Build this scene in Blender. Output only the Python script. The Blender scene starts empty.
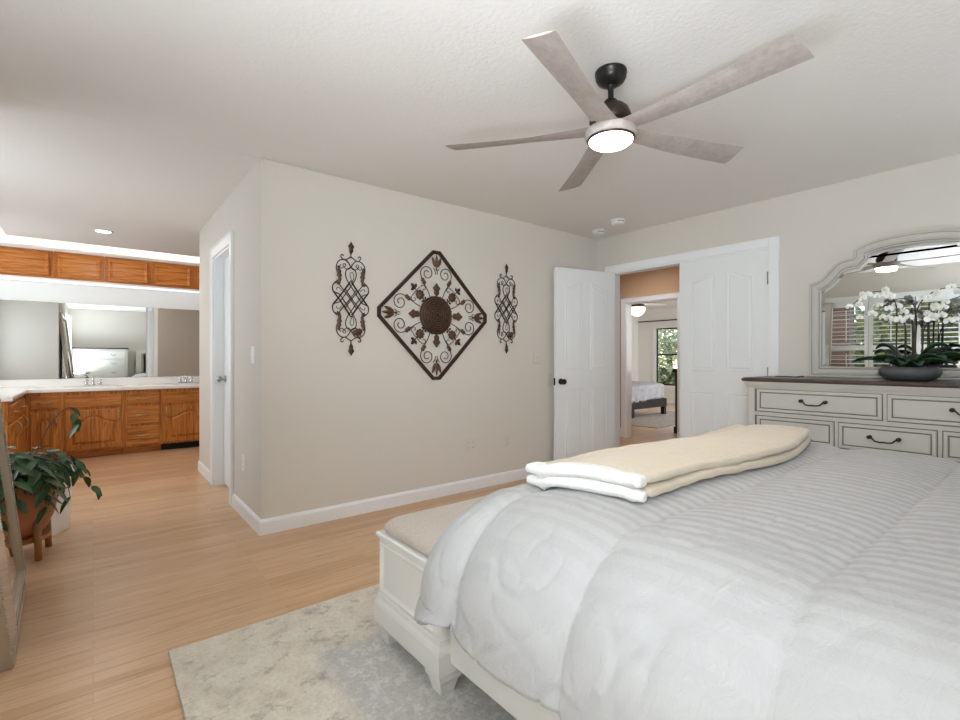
import bpy, bmesh, math, random
from mathutils import Vector, Matrix, noise
PI = math.pi
R = math.radians
C = bpy.context.scene.collection
sc = bpy.context.scene

# ------------------------------------------------------------------ camera
YAW = 0.674987
cam = bpy.data.objects.new('camera', bpy.data.cameras.new('camera'))
C.objects.link(cam)
cam.location = (0, 0, 1.1407)
cam.rotation_euler = (PI/2, 0, -YAW)
cam.data.sensor_width = 36
cam.data.lens = 483.39/960*36
cam.data.shift_y = -1.4/960
cam.data.clip_start = 0.02
sc.camera = cam

# ------------------------------------------------------------------ view
sc.view_settings.view_transform = 'Standard'
sc.view_settings.look = 'None'
sc.view_settings.gamma = 1
sc.view_settings.use_curve_mapping = False
sc.view_settings.exposure = 0.13
sc.cycles.use_denoising = True
sc.cycles.max_bounces = 10
sc.cycles.diffuse_bounces = 6
sc.cycles.glossy_bounces = 5
sc.cycles.transparent_max_bounces = 12
sc.cycles.sample_clamp_indirect = 6
sc.cycles.caustics_reflective = False
sc.cycles.caustics_refractive = False

# ------------------------------------------------------------------ sky, sun, daylight, added fill lamps
w = bpy.data.worlds.new('sky'); sc.world = w; w.use_nodes = True
nt = w.node_tree
sky = nt.nodes.new('ShaderNodeTexSky'); sky.sky_type = 'NISHITA'
sky.sun_disc = False; sky.sun_elevation = R(48); sky.sun_rotation = R(20)
nt.links.new(sky.outputs[0], nt.nodes['Background'].inputs[0])
nt.nodes['Background'].inputs[1].default_value = 0.6

def light(name, typ, loc, energy, color, rot=(0,0,0), **k):
    d = bpy.data.lights.new(name, typ); d.energy = energy; d.color = color
    for a, b in k.items(): setattr(d, a, b)
    o = bpy.data.objects.new(name, d); C.objects.link(o)
    o.location = loc; o.rotation_euler = rot
    return o
def aim(o, d):
    o.rotation_euler = Vector(d).to_track_quat('-Z', 'Y').to_euler()
sun = light('sun', 'SUN', (0,0,10), 5.0, (1,.95,.88), angle=R(1)); aim(sun, (-.12,-.6,-.8))
DAY = (0.90, 0.95, 1.0)
l = light('bedroom_side_fill', 'AREA', (-.47, -.05, 1.35), 10, (.80,.90,1.0), shape='RECTANGLE', size=1.5, size_y=1.7); aim(l, (1,.05,0))  # added lamp before the solid wall, stands in for window daylight
l = light('ceiling_bounce_fill', 'AREA', (-.30, .25, .80), 54, (.80,.90,1.0), shape='RECTANGLE', size=.28, size_y=1.2); l.rotation_euler = (PI, 0, 0)  # added unseen lamp, bounces light off the ceiling; no fixture here
l = light('bedside_bounce_fill', 'AREA', (3.3, -.55, .85), 10, (.80,.90,1.0), shape='DISK', size=.8); aim(l, (-.05,.05,1))  # second added bounce lamp, unseen beyond the bed
l = light('far_wall_fill', 'AREA', (-.47, -.2, 1.75), 30, (.84,.92,1.0), shape='RECTANGLE', size=.9, size_y=1.3, spread=R(85)); aim(l, (1,.78,.04))  # added narrow-beam fill for the far walls and doors, no window here
l = light('bath_daylight', 'AREA', (-1.40, 4.5, 1.5), 21, (.78,.89,1.0), shape='RECTANGLE', size=1.3, size_y=1.2); aim(l, (1,0,0))
l = light('vanity_fill', 'AREA', (-1.40, 6.7, 1.5), 13, (.80,.90,1.0), shape='RECTANGLE', size=.8, size_y=1.0); aim(l, (1,0,0))  # added fill for the vanity end of the bath
l = light('guest_room_fill', 'AREA', (9.6, 2.26, 1.5), 75, (.88,.94,1.0), shape='RECTANGLE', size=2.0, size_y=1.4); aim(l, (0,1,0))  # added unseen fill before the solid guest room wall

# ------------------------------------------------------------------ helpers
def tag(o, label=None, cat=None, group=None, kind=None):
    if label: o['label'] = label
    if cat: o['category'] = cat
    if group: o['group'] = group
    if kind: o['kind'] = kind
    return o
def thing(name, label, cat, loc=(0,0,0), rotz=0, group=None):
    o = bpy.data.objects.new(name, None); C.objects.link(o)
    o.empty_display_size = .05
    o.location = loc; o.rotation_euler = (0,0,rotz)
    return tag(o, label, cat, group)
def obj(name, bm, m, parent=None, smooth=False, bevel=0, seg=2, kind=None):
    bmesh.ops.recalc_face_normals(bm, faces=bm.faces)
    me = bpy.data.meshes.new(name); bm.to_mesh(me); bm.free()
    o = bpy.data.objects.new(name, me); C.objects.link(o)
    for mm in (m if isinstance(m, (list, tuple)) else [m]): me.materials.append(mm)
    if smooth: me.shade_smooth()
    if parent: o.parent = parent
    if bevel:
        b = o.modifiers.new('b', 'BEVEL'); b.width = bevel; b.segments = seg; b.limit_method = 'ANGLE'; b.angle_limit = R(40)
        b.harden_normals = False
    if kind: o['kind'] = kind
    return o
def dup(root, loc=None, rot=None, label=None, group=None):
    def rec(o, p):
        c = o.copy(); C.objects.link(c)
        if p: c.parent = p
        for ch in list(o.children): rec(ch, c)
        return c
    r = rec(root, None)
    if loc is not None: r.location = loc
    if rot is not None: r.rotation_euler = rot
    if label: r['label'] = label
    if group: r['group'] = group
    return r
I4 = Matrix.Identity(4)
def box(bm, x0, x1, y0, y1, z0, z1, M=I4):
    vs = [bm.verts.new(M @ Vector(p)) for p in ((x0,y0,z0),(x1,y0,z0),(x1,y1,z0),(x0,y1,z0),(x0,y0,z1),(x1,y0,z1),(x1,y1,z1),(x0,y1,z1))]
    for f in ((0,3,2,1),(4,5,6,7),(0,1,5,4),(1,2,6,5),(2,3,7,6),(3,0,4,7)): bm.faces.new([vs[i] for i in f])
    return bm
def BX(*a, **k): return box(bmesh.new(), *a, **k)
def boxes(*l):
    bm = bmesh.new()
    for a in l: box(bm, *a)
    return bm
def lathe(bm, prof, n=32, M=I4, sx=1, sy=1):
    rings = []
    for r, z in prof:
        if r < 1e-6: rings.append([bm.verts.new(M @ Vector((0,0,z)))])
        else: rings.append([bm.verts.new(M @ Vector((r*sx*math.cos(2*PI*i/n), r*sy*math.sin(2*PI*i/n), z))) for i in range(n)])
    for a, b in zip(rings, rings[1:]):
        for i in range(n):
            j = (i+1) % n
            if len(a) == 1 and len(b) == 1: continue
            if len(a) == 1: bm.faces.new((a[0], b[i], b[j]))
            elif len(b) == 1: bm.faces.new((a[i], a[j], b[0]))
            else: bm.faces.new((a[i], a[j], b[j], b[i]))
    return bm
def tube(bm, pts, r, n=8, M=I4, closed=False, taper=None):
    pts = [Vector(p) for p in pts]; N = len(pts)
    rings = []; up = None
    for i, p in enumerate(pts):
        if closed: t = pts[(i+1) % N]-pts[i-1]
        else: t = pts[min(i+1, N-1)]-pts[max(i-1, 0)]
        if t.length < 1e-9: t = Vector((0,0,1))
        t.normalize()
        if up is None:
            up = Vector((0,0,1)) if abs(t.z) < .9 else Vector((1,0,0))
        u = (up - t*up.dot(t))
        if u.length < 1e-6: u = t.orthogonal()
        u.normalize(); v = t.cross(u); up = u
        rr = r if taper is None else r*taper(i/(N-1))
        rings.append([bm.verts.new(M @ (p+u*rr*math.cos(2*PI*k/n)+v*rr*math.sin(2*PI*k/n))) for k in range(n)])
    K = N if closed else N-1
    for i in range(K):
        a, b = rings[i], rings[(i+1) % N]
        for k in range(n): bm.faces.new((a[k], a[(k+1) % n], b[(k+1) % n], b[k]))
    if not closed:
        bm.faces.new(rings[0][::-1]); bm.faces.new(rings[-1])
    return bm
def loft(bm, rings, M=I4, cap=True, cap0=True):
    vr = [[bm.verts.new(M @ Vector(p)) for p in r] for r in rings]
    n = len(vr[0])
    for a, b in zip(vr, vr[1:]):
        for k in range(n): bm.faces.new((a[k], a[(k+1) % n], b[(k+1) % n], b[k]))
    if cap:
        if cap0: bm.faces.new(vr[0][::-1])
        bm.faces.new(vr[-1])
    return bm
def prism(bm, poly, d0, d1, M=I4):
    return loft(bm, [[(a,b,d0) for a,b in poly], [(a,b,d1) for a,b in poly]], M)
def inset(poly, t):
    n = len(poly); out = []
    A = sum(poly[i][0]*poly[(i+1)%n][1]-poly[(i+1)%n][0]*poly[i][1] for i in range(n))
    s = 1 if A > 0 else -1
    for i in range(n):
        p0, p1, p2 = Vector(poly[i-1]), Vector(poly[i]), Vector(poly[(i+1) % n])
        e1 = (p1-p0).normalized(); e2 = (p2-p1).normalized()
        n1 = Vector((-e1.y, e1.x))*s; n2 = Vector((-e2.y, e2.x))*s
        m = n1+n2
        m = m/max(m.length_squared, .3)*2
        out.append((p1.x+m.x*t, p1.y+m.y*t))
    return out
def relief(bm, poly, prof, M, cap0=False):
    """stepped moulding: prof = [(inset, depth)...] ; closes with a cap"""
    return loft(bm, [[(a,b,d) for a,b in (inset(poly, t) if t else poly)] for t, d in prof], M, cap0=cap0)
def framed(bm, a0, a1, z0, z1, poly, M, prof):
    """flat frame around an arched opening, then the raised panel set into it"""
    out = [(a0,z0),(a1,z0)]+[(x,z1) for x, _ in poly[2:]]
    out[2] = (a1,z1); out[-1] = (a0,z1)
    def sh(t): return [(min(max(x,a0+t),a1-t), min(max(y,z0+t),z1-t)) for x, y in out]
    rings = [[(a,b,0) for a,b in out],[(a,b,.012) for a,b in out],[(a,b,.018) for a,b in sh(.006)],[(a,b,.018) for a,b in poly]]
    rings += [[(a,b,d) for a,b in inset(poly, t)] for t, d in prof]
    return loft(bm, rings, M, cap0=False)
def strip(bm, poly, prof, M):
    return loft(bm, [[(a,b,d) for a,b in (inset(poly, t) if t else poly)] for t, d in prof], M, cap=False)
def arch_rect(x0, x1, y0, y1, rise=0, n=14, shape='cath', flip=1):
    p = [(x0,y0),(x1,y0)]
    if rise <= 0: return p+[(x1,y1),(x0,y1)]
    for i in range(n+1):
        u = i/n
        if shape == 'cath':     # cathedral ogee
            k = .5-.5*math.cos(2*PI*min(max((u-.08)/.84, 0), 1))
            h = rise*k**.85
        elif shape == 'half':   # rises to one side
            t = (1-u) if flip > 0 else u
            h = rise*(.5-.5*math.cos(PI*t))
        else:
            h = rise*math.sin(PI*u)**.8
        p.append((x1+(x0-x1)*u, y1-rise+h))
    return p
def frameM(origin, ax, ay):
    ax = Vector(ax).normalized(); ay = Vector(ay).normalized(); az = ax.cross(ay)
    M = Matrix((ax, ay, az)).transposed().to_4x4(); M.translation = Vector(origin)
    return M
# faces of the room: local a along the face, b up, d out of it
def MX(x, y, z=0): return frameM((x,y,z), (0,-1,0), (0,0,1))     # facing -X  (a = -y)
def MY(x, y, z=0): return frameM((x,y,z), (1,0,0), (0,0,1))      # facing -Y  (a = +x)

# ------------------------------------------------------------------ materials
def lin(c): return tuple(((v/255)/12.92 if v/255 <= .04045 else ((v/255+.055)/1.055)**2.4) for v in c)
class N:
    def __init__(s, name):
        s.m = bpy.data.materials.new(name); s.m.use_nodes = True; s.t = s.m.node_tree
        s.b = s.t.nodes['Principled BSDF']; s.out = s.t.nodes['Material Output']
    def n(s, typ, **k):
        x = s.t.nodes.new(typ)
        for a, v in k.items():
            if a in x.inputs.keys(): x.inputs[a].default_value = v
            else: setattr(x, a, v)
        return x
    def l(s, a, b): s.t.links.new(a, b)
    def coord(s, scale=(1,1,1), kind='Object', rot=(0,0,0)):
        tc = s.n('ShaderNodeTexCoord'); mp = s.n('ShaderNodeMapping')
        mp.inputs['Scale'].default_value = scale; mp.inputs['Rotation'].default_value = rot
        s.l(tc.outputs[kind], mp.inputs['Vector']); return mp.outputs[0]
    def noise(s, vec, scale, detail=3, rough=.5, dist=0):
        x = s.n('ShaderNodeTexNoise'); x.inputs['Scale'].default_value = scale; x.inputs['Detail'].default_value = detail
        x.inputs['Roughness'].default_value = rough; x.inputs['Distortion'].default_value = dist
        s.l(vec, x.inputs['Vector']); return x.outputs['Fac']
    def ramp(s, fac, stops):
        x = s.n('ShaderNodeValToRGB'); cr = x.color_ramp
        while len(cr.elements) < len(stops): cr.elements.new(.5)
        for e, (p, c) in zip(cr.elements, stops): e.position = p; e.color = (*c, 1) if len(c) == 3 else c
        s.l(fac, x.inputs[0]); return x.outputs[0]
    def mix(s, fac, a, b, mode='MIX'):
        x = s.n('ShaderNodeMix'); x.data_type = 'RGBA'; x.blend_type = mode
        for i, v in ((0, fac), (6, a), (7, b)):
            if hasattr(v, 'is_output'): s.l(v, x.inputs[i])
            else: x.inputs[i].default_value = v if i == 0 else (*v, 1)
        return x.outputs[2]
    def base(s, v):
        if hasattr(v, 'is_output'): s.l(v, s.b.inputs['Base Color'])
        else: s.b.inputs['Base Color'].default_value = (*v, 1)
    def bump(s, h, strength=.2, dist=.01):
        x = s.n('ShaderNodeBump'); x.inputs['Strength'].default_value = strength; x.inputs['Distance'].default_value = dist
        s.l(h, x.inputs['Height']); s.l(x.outputs[0], s.b.inputs['Normal'])
    def set(s, **k):
        for a, v in k.items(): s.b.inputs[a.replace('_', ' ')].default_value = v
        return s
def mat(name, c, rough=.5, metal=0, var=.0, vscale=8, bump=0, bscale=80, spec=.5):
    a = N(name); c = lin(c)
    if var:
        f = a.noise(a.coord(), vscale, 4)
        a.base(a.ramp(f, [(.3, tuple(v*(1-var) for v in c)), (.7, tuple(min(1, v*(1+var)) for v in c))]))
    else: a.base(c)
    if bump: a.bump(a.noise(a.coord(), bscale, 2), bump, .004)
    a.set(Roughness=rough, Metallic=metal, Specular_IOR_Level=spec)
    return a.m
def plaster(name, c, scale=90, strength=.25):
    a = N(name); a.base(lin(c)); a.set(Roughness=.85, Specular_IOR_Level=.2)
    v = a.coord(); h = a.noise(v, scale, 3, .6)
    a.bump(h, strength, .006); return a.m
M = {}
M['wall'] = plaster('wall_paint', (216,210,200), 110, .22)
M['ceiling'] = plaster('ceiling_texture', (234,230,225), 60, .35)
M['hall'] = plaster('hall_paint', (204,170,138), 90, .2)
M['bright'] = plaster('white_paint', (236,236,232), 90, .1)
M['trim'] = mat('trim_white', (240,241,242), .35)
M['door'] = mat('door_white', (236,238,238), .38)
M['cabinet'] = mat('greige_furniture', (198,195,187), .42, var=.03, vscale=5)
M['bedwood'] = mat('pale_greige_bed_paint', (224,221,213), .42, var=.03, vscale=5)
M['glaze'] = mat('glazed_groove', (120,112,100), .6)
M['dtop'] = mat('walnut_top', (74,60,54), .3, var=.25, vscale=14)
M['bronze'] = mat('dark_bronze', (58,50,44), .38, .75)
M['black'] = mat('black_metal', (34,31,30), .36, .5)
M['nickel'] = mat('brushed_nickel', (170,168,162), .28, 1)
M['chrome'] = mat('chrome', (225,226,228), .08, 1)
M['brass'] = mat('antique_brass', (186,170,134), .32, .9)
M['darkwood'] = mat('espresso_wood', (16,13,13), .6, var=.2)
M['plate'] = mat('wall_plate_plastic', (214,208,198), .4)
M['plate_white'] = mat('white_plastic', (232,232,230), .35)
M['slot'] = mat('dark_slot', (50,48,45), .6)
M['counter'] = mat('cultured_marble', (246,244,238), .14, var=.05, vscale=3)
M['terracotta'] = mat('terracotta', (176,112,76), .6, var=.12, vscale=9)
M['legwood'] = mat('peg_leg_wood', (150,100,58), .45, var=.15)
M['soil'] = mat('soil', (48,36,28), .9, var=.3, vscale=60)
M['bin'] = mat('translucent_white_plastic', (226,224,220), .3)
M['bowl'] = mat('slate_ceramic', (78,78,80), .55, var=.12, vscale=30)
M['petal'] = mat('white_petal', (245,245,240), .5); 
M['lip'] = mat('petal_lip', (232,224,190), .5)
M['stem'] = mat('orchid_stem', (58,52,38), .55, var=.2, vscale=30)
M['rustmetal'] = mat('dark_iron', (66,48,38), .5, .55, var=.3, vscale=40)
M['copper'] = mat('rusty_leaf_metal', (92,66,48), .55, .35, var=.35, vscale=60)
M['mattress'] = mat('mattress_ticking', (228,226,220), .8)
M['sheet'] = mat('guest_sheet', (226,229,236), .8)
M['greythrow'] = mat('guest_throw', (176,178,184), .85, var=.18, vscale=16)
M['mesh_rug'] = mat('guest_rug', (168,160,152), .95, var=.2, vscale=14)
M['grass'] = mat('lawn', (120,140,76), .9, var=.3, vscale=5)
M['bark'] = mat('bark', (96,78,60), .9, var=.3, vscale=12)
M['shutter'] = mat('shutter_white', (238,238,236), .4)

def emis(name, c, s):
    a = N(name); a.base(lin(c)); a.b.inputs['Emission Color'].default_value = (*lin(c), 1); a.b.inputs['Emission Strength'].default_value = s
    return a.m
M['fanlight'] = emis('fan_diffuser', (255,244,228), 9)
M['tube'] = emis('fluorescent_tube', (255,249,238), 36)
M['can'] = emis('downlight_lens', (255,248,236), 12)
M['globe'] = emis('globe_lit', (255,236,206), 2.2)

def glossy_glass(name):
    a = N(name); g = a.n('ShaderNodeBsdfGlossy'); g.inputs['Roughness'].default_value = .0
    t = a.n('ShaderNodeBsdfTransparent'); f = a.n('ShaderNodeFresnel'); f.inputs[0].default_value = 1.35
    mx = a.n('ShaderNodeMixShader'); a.l(f.outputs[0], mx.inputs[0]); a.l(t.outputs[0], mx.inputs[1]); a.l(g.outputs[0], mx.inputs[2])
    a.l(mx.outputs[0], a.out.inputs[0]); return a.m
M['glass'] = glossy_glass('window_glass')
def mirror(name, c=(236,240,240), r=.0):
    a = N(name); a.base(lin(c)); a.set(Metallic=1.0, Roughness=r); return a.m
M['mirror'] = mirror('mirror_silver'); M['bevelmirror'] = mirror('bevelled_mirror', (214,214,210), .06)
M['champagne'] = mat('champagne_bead', (176,164,146), .35, .8)
M['globeglass'] = glossy_glass('clear_globe_glass')

def oak(name, axis):
    a = N(name)
    s = [26, 26, 26]; s[axis] = 1.6
    v = a.coord(tuple(s)); f = a.noise(v, 1.6, 5, .6, 1.2)
    s2 = [90, 90, 90]; s2[axis] = 3
    g = a.noise(a.coord(tuple(s2)), 1.5, 2)
    c = a.ramp(f, [(.28, lin((132,72,22))), (.48, lin((190,116,44))), (.72, lin((216,152,78)))])
    c2 = a.ramp(g, [(.38, (.62,.55,.5)), (.55, (1,1,1))])
    a.base(a.mix(.65, c, c2, 'MULTIPLY')); a.set(Roughness=.34)
    a.bump(f, .08, .003); return a.m
M['oak_v'] = oak('honey_oak_upright', 2); M['oak_x'] = oak('honey_oak_level', 0); M['oak_y'] = oak('honey_oak_return', 1)

def floor_mat():
    a = N('oak_laminate')
    v = a.coord()
    br = a.n('ShaderNodeTexBrick'); br.offset = .43; br.offset_frequency = 2; br.squash = 1
    br.inputs['Scale'].default_value = 1; br.inputs['Brick Width'].default_value = 1.22; br.inputs['Row Height'].default_value = .066
    br.inputs['Mortar Size'].default_value = .0011; br.inputs['Mortar Smooth'].default_value = .3; br.inputs['Bias'].default_value = 0
    br.inputs['Color1'].default_value = (0,0,0,1); br.inputs['Color2'].default_value = (1,1,1,1); br.inputs['Mortar'].default_value = (.5,.5,.5,1)
    a.l(v, br.inputs['Vector'])
    plank = a.ramp(br.outputs['Color'], [(0, lin((200,160,120))), (.5, lin((210,172,134))), (1, lin((218,182,145)))])
    g = a.noise(a.coord((1.3,22,1)), 2.2, 5, .62, .8)
    gr = a.ramp(g, [(.3, (.76,.70,.64)), (.52, (1,1,1)), (.75, (1.0,.97,.93))])
    g2 = a.noise(a.coord((4,120,1)), 1.5, 2)
    gr2 = a.ramp(g2, [(.35, (.86,.83,.79)), (.55, (1,1,1))])
    c = a.mix(.9, plank, gr, 'MULTIPLY'); c = a.mix(.9, c, gr2, 'MULTIPLY')
    dark = a.mix(br.outputs['Fac'], c, lin((178,138,102)))
    a.base(dark); a.set(Roughness=.33, Specular_IOR_Level=.5)
    a.bump(g2, .03, .002); return a.m
M['floor'] = floor_mat()

def rug_mat():
    a = N('distressed_rug')
    v = a.coord()
    sep = a.n('ShaderNodeSeparateXYZ'); a.l(v, sep.inputs[0])
    def edge(out, p, sgn, wd):
        m1 = a.n('ShaderNodeMath', operation='SUBTRACT'); a.l(out, m1.inputs[0]); m1.inputs[1].default_value = p
        m2 = a.n('ShaderNodeMath', operation='MULTIPLY_ADD'); a.l(m1.outputs[0], m2.inputs[0]); m2.inputs[1].default_value = sgn/wd; m2.inputs[2].default_value = .5
        m2.use_clamp = True; return m2.outputs[0]
    nb = a.noise(v, 9, 5, .6)
    # object origin is the rug corner: inner field begins 0.36 m in from both edges
    ex = edge(sep.outputs['X'], .44, 1, .05); ey = edge(sep.outputs['Y'], -.40, -1, .05)
    mn = a.n('ShaderNodeMath', operation='MULTIPLY'); a.l(ex, mn.inputs[0]); a.l(ey, mn.inputs[1])
    border = a.ramp(nb, [(.25, lin((166,158,146))), (.42, lin((216,207,192))), (.7, lin((230,222,208)))])
    wv = a.n('ShaderNodeTexVoronoi'); wv.inputs['Scale'].default_value = 16; wv.feature = 'DISTANCE_TO_EDGE'
    nd = a.n('ShaderNodeTexNoise'); nd.inputs['Scale'].default_value = 7; nd.inputs['Detail'].default_value = 4; a.l(v, nd.inputs['Vector'])
    va = a.n('ShaderNodeVectorMath', operation='MULTIPLY_ADD'); a.l(nd.outputs['Color'], va.inputs[0]); va.inputs[1].default_value = (.22,.22,0); a.l(v, va.inputs[2])
    a.l(va.outputs[0], wv.inputs['Vector'])
    orn = a.ramp(wv.outputs['Distance'], [(.02, lin((214,210,202))), (.10, lin((190,188,183))), (.3, lin((200,197,191)))])
    worn = a.noise(v, 5, 5, .7)
    orn2 = a.mix(a.ramp(worn, [(.42, (0,0,0)), (.6, (1,1,1))]), orn, lin((204,201,195)))
    fib = a.noise(v, 75, 5, .8)
    fl = a.ramp(a.noise(v, 24, 6, .72, .5), [(.50, (0,0,0)), (.57, (1,1,1))])
    spk = a.ramp(a.noise(v, 13, 6, .75, .3), [(.36, (1,1,1)), (.44, (0,0,0))])
    orn2 = a.mix(.45, orn2, a.mix(fl, lin((200,197,191)), lin((236,233,226))))
    border = a.mix(spk, border, a.mix(.5, border, lin((150,141,128))))
    c = a.mix(mn.outputs[0], border, orn2)
    # ghost of a band in the border
    band = a.n('ShaderNodeMath', operation='MULTIPLY'); 
    bx = a.n('ShaderNodeMath', operation='COMPARE'); a.l(sep.outputs['X'], bx.inputs[0]); bx.inputs[1].default_value = .16; bx.inputs[2].default_value = .012
    a.l(bx.outputs[0], band.inputs[0]); a.l(a.ramp(nb, [(.3, (1,1,1)), (.55, (0,0,0))]), band.inputs[1])
    c = a.mix(.55, c, a.ramp(fib, [(.33, (.66,.65,.64)), (.58, (1,1,1))]), 'MULTIPLY')
    a.base(c); a.set(Roughness=.95, Specular_IOR_Level=.1); a.bump(fib, .5, .006); return a.m
M['rug'] = rug_mat()

def duvet_mat():
    a = N('satin_stripe_cotton')
    v = a.coord(); sep = a.n('ShaderNodeSeparateXYZ'); 
    nz = a.n('ShaderNodeTexNoise'); nz.inputs['Scale'].default_value = 1.6; a.l(v, nz.inputs['Vector'])
    va = a.n('ShaderNodeVectorMath', operation='MULTIPLY_ADD'); a.l(nz.outputs['Color'], va.inputs[0]); va.inputs[1].default_value = (.03,.03,.03); a.l(v, va.inputs[2])
    a.l(va.outputs[0], sep.inputs[0])
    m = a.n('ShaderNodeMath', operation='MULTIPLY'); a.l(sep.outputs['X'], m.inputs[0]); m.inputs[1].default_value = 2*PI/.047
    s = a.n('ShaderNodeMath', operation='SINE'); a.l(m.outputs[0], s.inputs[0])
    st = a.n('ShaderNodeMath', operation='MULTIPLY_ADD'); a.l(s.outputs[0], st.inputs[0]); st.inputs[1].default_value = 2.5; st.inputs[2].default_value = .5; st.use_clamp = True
    # woven stripes, sheen contrast painted into the colour, fading towards the drop
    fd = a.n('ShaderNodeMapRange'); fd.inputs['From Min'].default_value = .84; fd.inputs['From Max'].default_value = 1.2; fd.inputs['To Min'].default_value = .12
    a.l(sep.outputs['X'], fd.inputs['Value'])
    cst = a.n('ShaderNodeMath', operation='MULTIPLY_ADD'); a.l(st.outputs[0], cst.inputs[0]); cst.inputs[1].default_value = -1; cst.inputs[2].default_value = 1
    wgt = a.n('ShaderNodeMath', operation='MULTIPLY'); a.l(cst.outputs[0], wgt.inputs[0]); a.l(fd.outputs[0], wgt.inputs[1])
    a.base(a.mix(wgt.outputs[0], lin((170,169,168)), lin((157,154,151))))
    a.set(Roughness=.62, Specular_IOR_Level=.3, Sheen_Weight=.15)
    wr = a.noise(a.coord((1,2.2,1)), 16, 5, .65, 1.2); a.bump(wr, .2, .02); return a.m
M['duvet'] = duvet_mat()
def fabric(name, c, c2, scale, bump=.5, dist=.004):
    a = N(name); v = a.coord(); f = a.noise(v, scale, 3, .7)
    a.base(a.ramp(f, [(.3, lin(c2)), (.65, lin(c))])); a.set(Roughness=.95, Specular_IOR_Level=.1, Sheen_Weight=.2)
    a.bump(f, bump, dist); return a.m
M['linen'] = fabric('greige_linen', (198,187,174), (160,149,136), 260, .35, .002)
M['sherpa'] = fabric('white_sherpa', (222,220,216), (210,208,203), 120, .5, .005)
def knit():
    a = N('cream_knit'); v = a.coord((1,1,1), rot=(0,0,R(45)))
    ch = a.n('ShaderNodeTexChecker'); ch.inputs['Scale'].default_value = 110; a.l(v, ch.inputs['Vector'])
    f = a.noise(a.coord(), 40, 3)
    c = a.mix(f, lin((196,181,158)), lin((206,192,170)))
    c = a.mix(.10, c, ch.outputs['Color'], 'MULTIPLY')
    a.base(c); a.set(Roughness=.95, Specular_IOR_Level=.1, Sheen_Weight=.25); a.bump(ch.outputs['Fac'], .25, .002); return a.m
M['knit'] = knit()
def leafmat(name, c, c2, rough=.35):
    a = N(name); f = a.noise(a.coord(), 12, 3)
    a.base(a.ramp(f, [(.3, lin(c)), (.7, lin(c2))])); a.set(Roughness=rough); return a.m
M['leaf'] = leafmat('pothos_leaf', (36,66,34), (70,104,58))
M['orchidleaf'] = leafmat('orchid_leaf', (24,48,30), (44,74,46), .3)
M['tree'] = leafmat('garden_foliage', (98,104,54), (184,178,112), .7)
M['paletree'] = leafmat('pale_sunlit_foliage', (150,156,110), (214,212,178), .7)  # leaf colour lightened to stand in for sun on the near side
M['hedge'] = leafmat('hedge_foliage', (70,84,44), (136,140,80), .7)
def blade_mat():
    a = N('weathered_driftwood'); f = a.noise(a.coord((1,1,1)), 22, 5, .7, .4)
    b = a.noise(a.coord(), 14, 4)
    c = a.ramp(f, [(.3, lin((158,147,140))), (.7, lin((184,174,167)))])
    c = a.mix(.5, c, a.ramp(b, [(.3, (.82,.78,.76)), (.65, (1,1,1))]), 'MULTIPLY')
    a.base(c); a.set(Roughness=.6); return a.m
M['blade'] = blade_mat()
def brick_mat():
    a = N('brick'); v = a.coord(rot=(R(90),0,R(90))); br = a.n('ShaderNodeTexBrick'); br.inputs['Scale'].default_value = 4.5
    br.inputs['Color1'].default_value = (*lin((124,88,66)),1); br.inputs['Color2'].default_value = (*lin((150,112,88)),1); br.inputs['Mortar'].default_value = (*lin((190,180,168)),1)
    a.l(v, br.inputs['Vector']); a.base(br.outputs['Color']); a.set(Roughness=.9); return a.m
M['brick'] = brick_mat()
M['soffit'] = mat('cedar_soffit', (150,88,56), .6, var=.2)

# ================================================================== SETTING
def struct(name, bm, m, label=None, bevel=0, parent=None):
    o = obj(name, bm, m, parent, bevel=bevel)
    if not parent: o['kind'] = 'structure'
    if label: o['label'] = label
    return o
H = 2.44; YA = 3.327; XB = 4.30; XC = .85
struct('floor', BX(-1.6, 11.8, -1.3, 8.0, -.15, 0), M['floor'], 'honey oak laminate floor running through bedroom and bath')
struct('ceiling', boxes((-.75, 4.42, -1.2, YA, H, H+.12), (.86, 4.42, YA, 3.45, H, H+.12)), M['ceiling'], 'pale textured bedroom ceiling')
struct('ceiling', boxes((-.715, 2.5, YA, 7.07, H-.0012, H+.12), (-1.45, -.715, YA, 3.72, H-.0012, H+.12)), M['ceiling'], 'pale textured ceiling over the bath area')
struct('ceiling', BX(-1.5, 2.5, 3.6, 7.9, 2.80, 2.9), M['bright'], 'raised white ceiling of the light well above the vanity')
struct('trim_1', boxes((-.715, 2.5, 7.05, 7.07, H+.11, 2.80), (-.735, -.715, 3.72, 7.07, H+.11, 2.80)), M['bright'], 'white riser of the light well')
struct('ceiling', BX(4.42, 6.0, 1.5, 5.6, H, H+.1), M['bright'], 'hall ceiling')
struct('ceiling', BX(6.0, 11.8, 2.0, 7.8, H, H+.1), M['bright'], 'guest bedroom ceiling')
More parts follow.
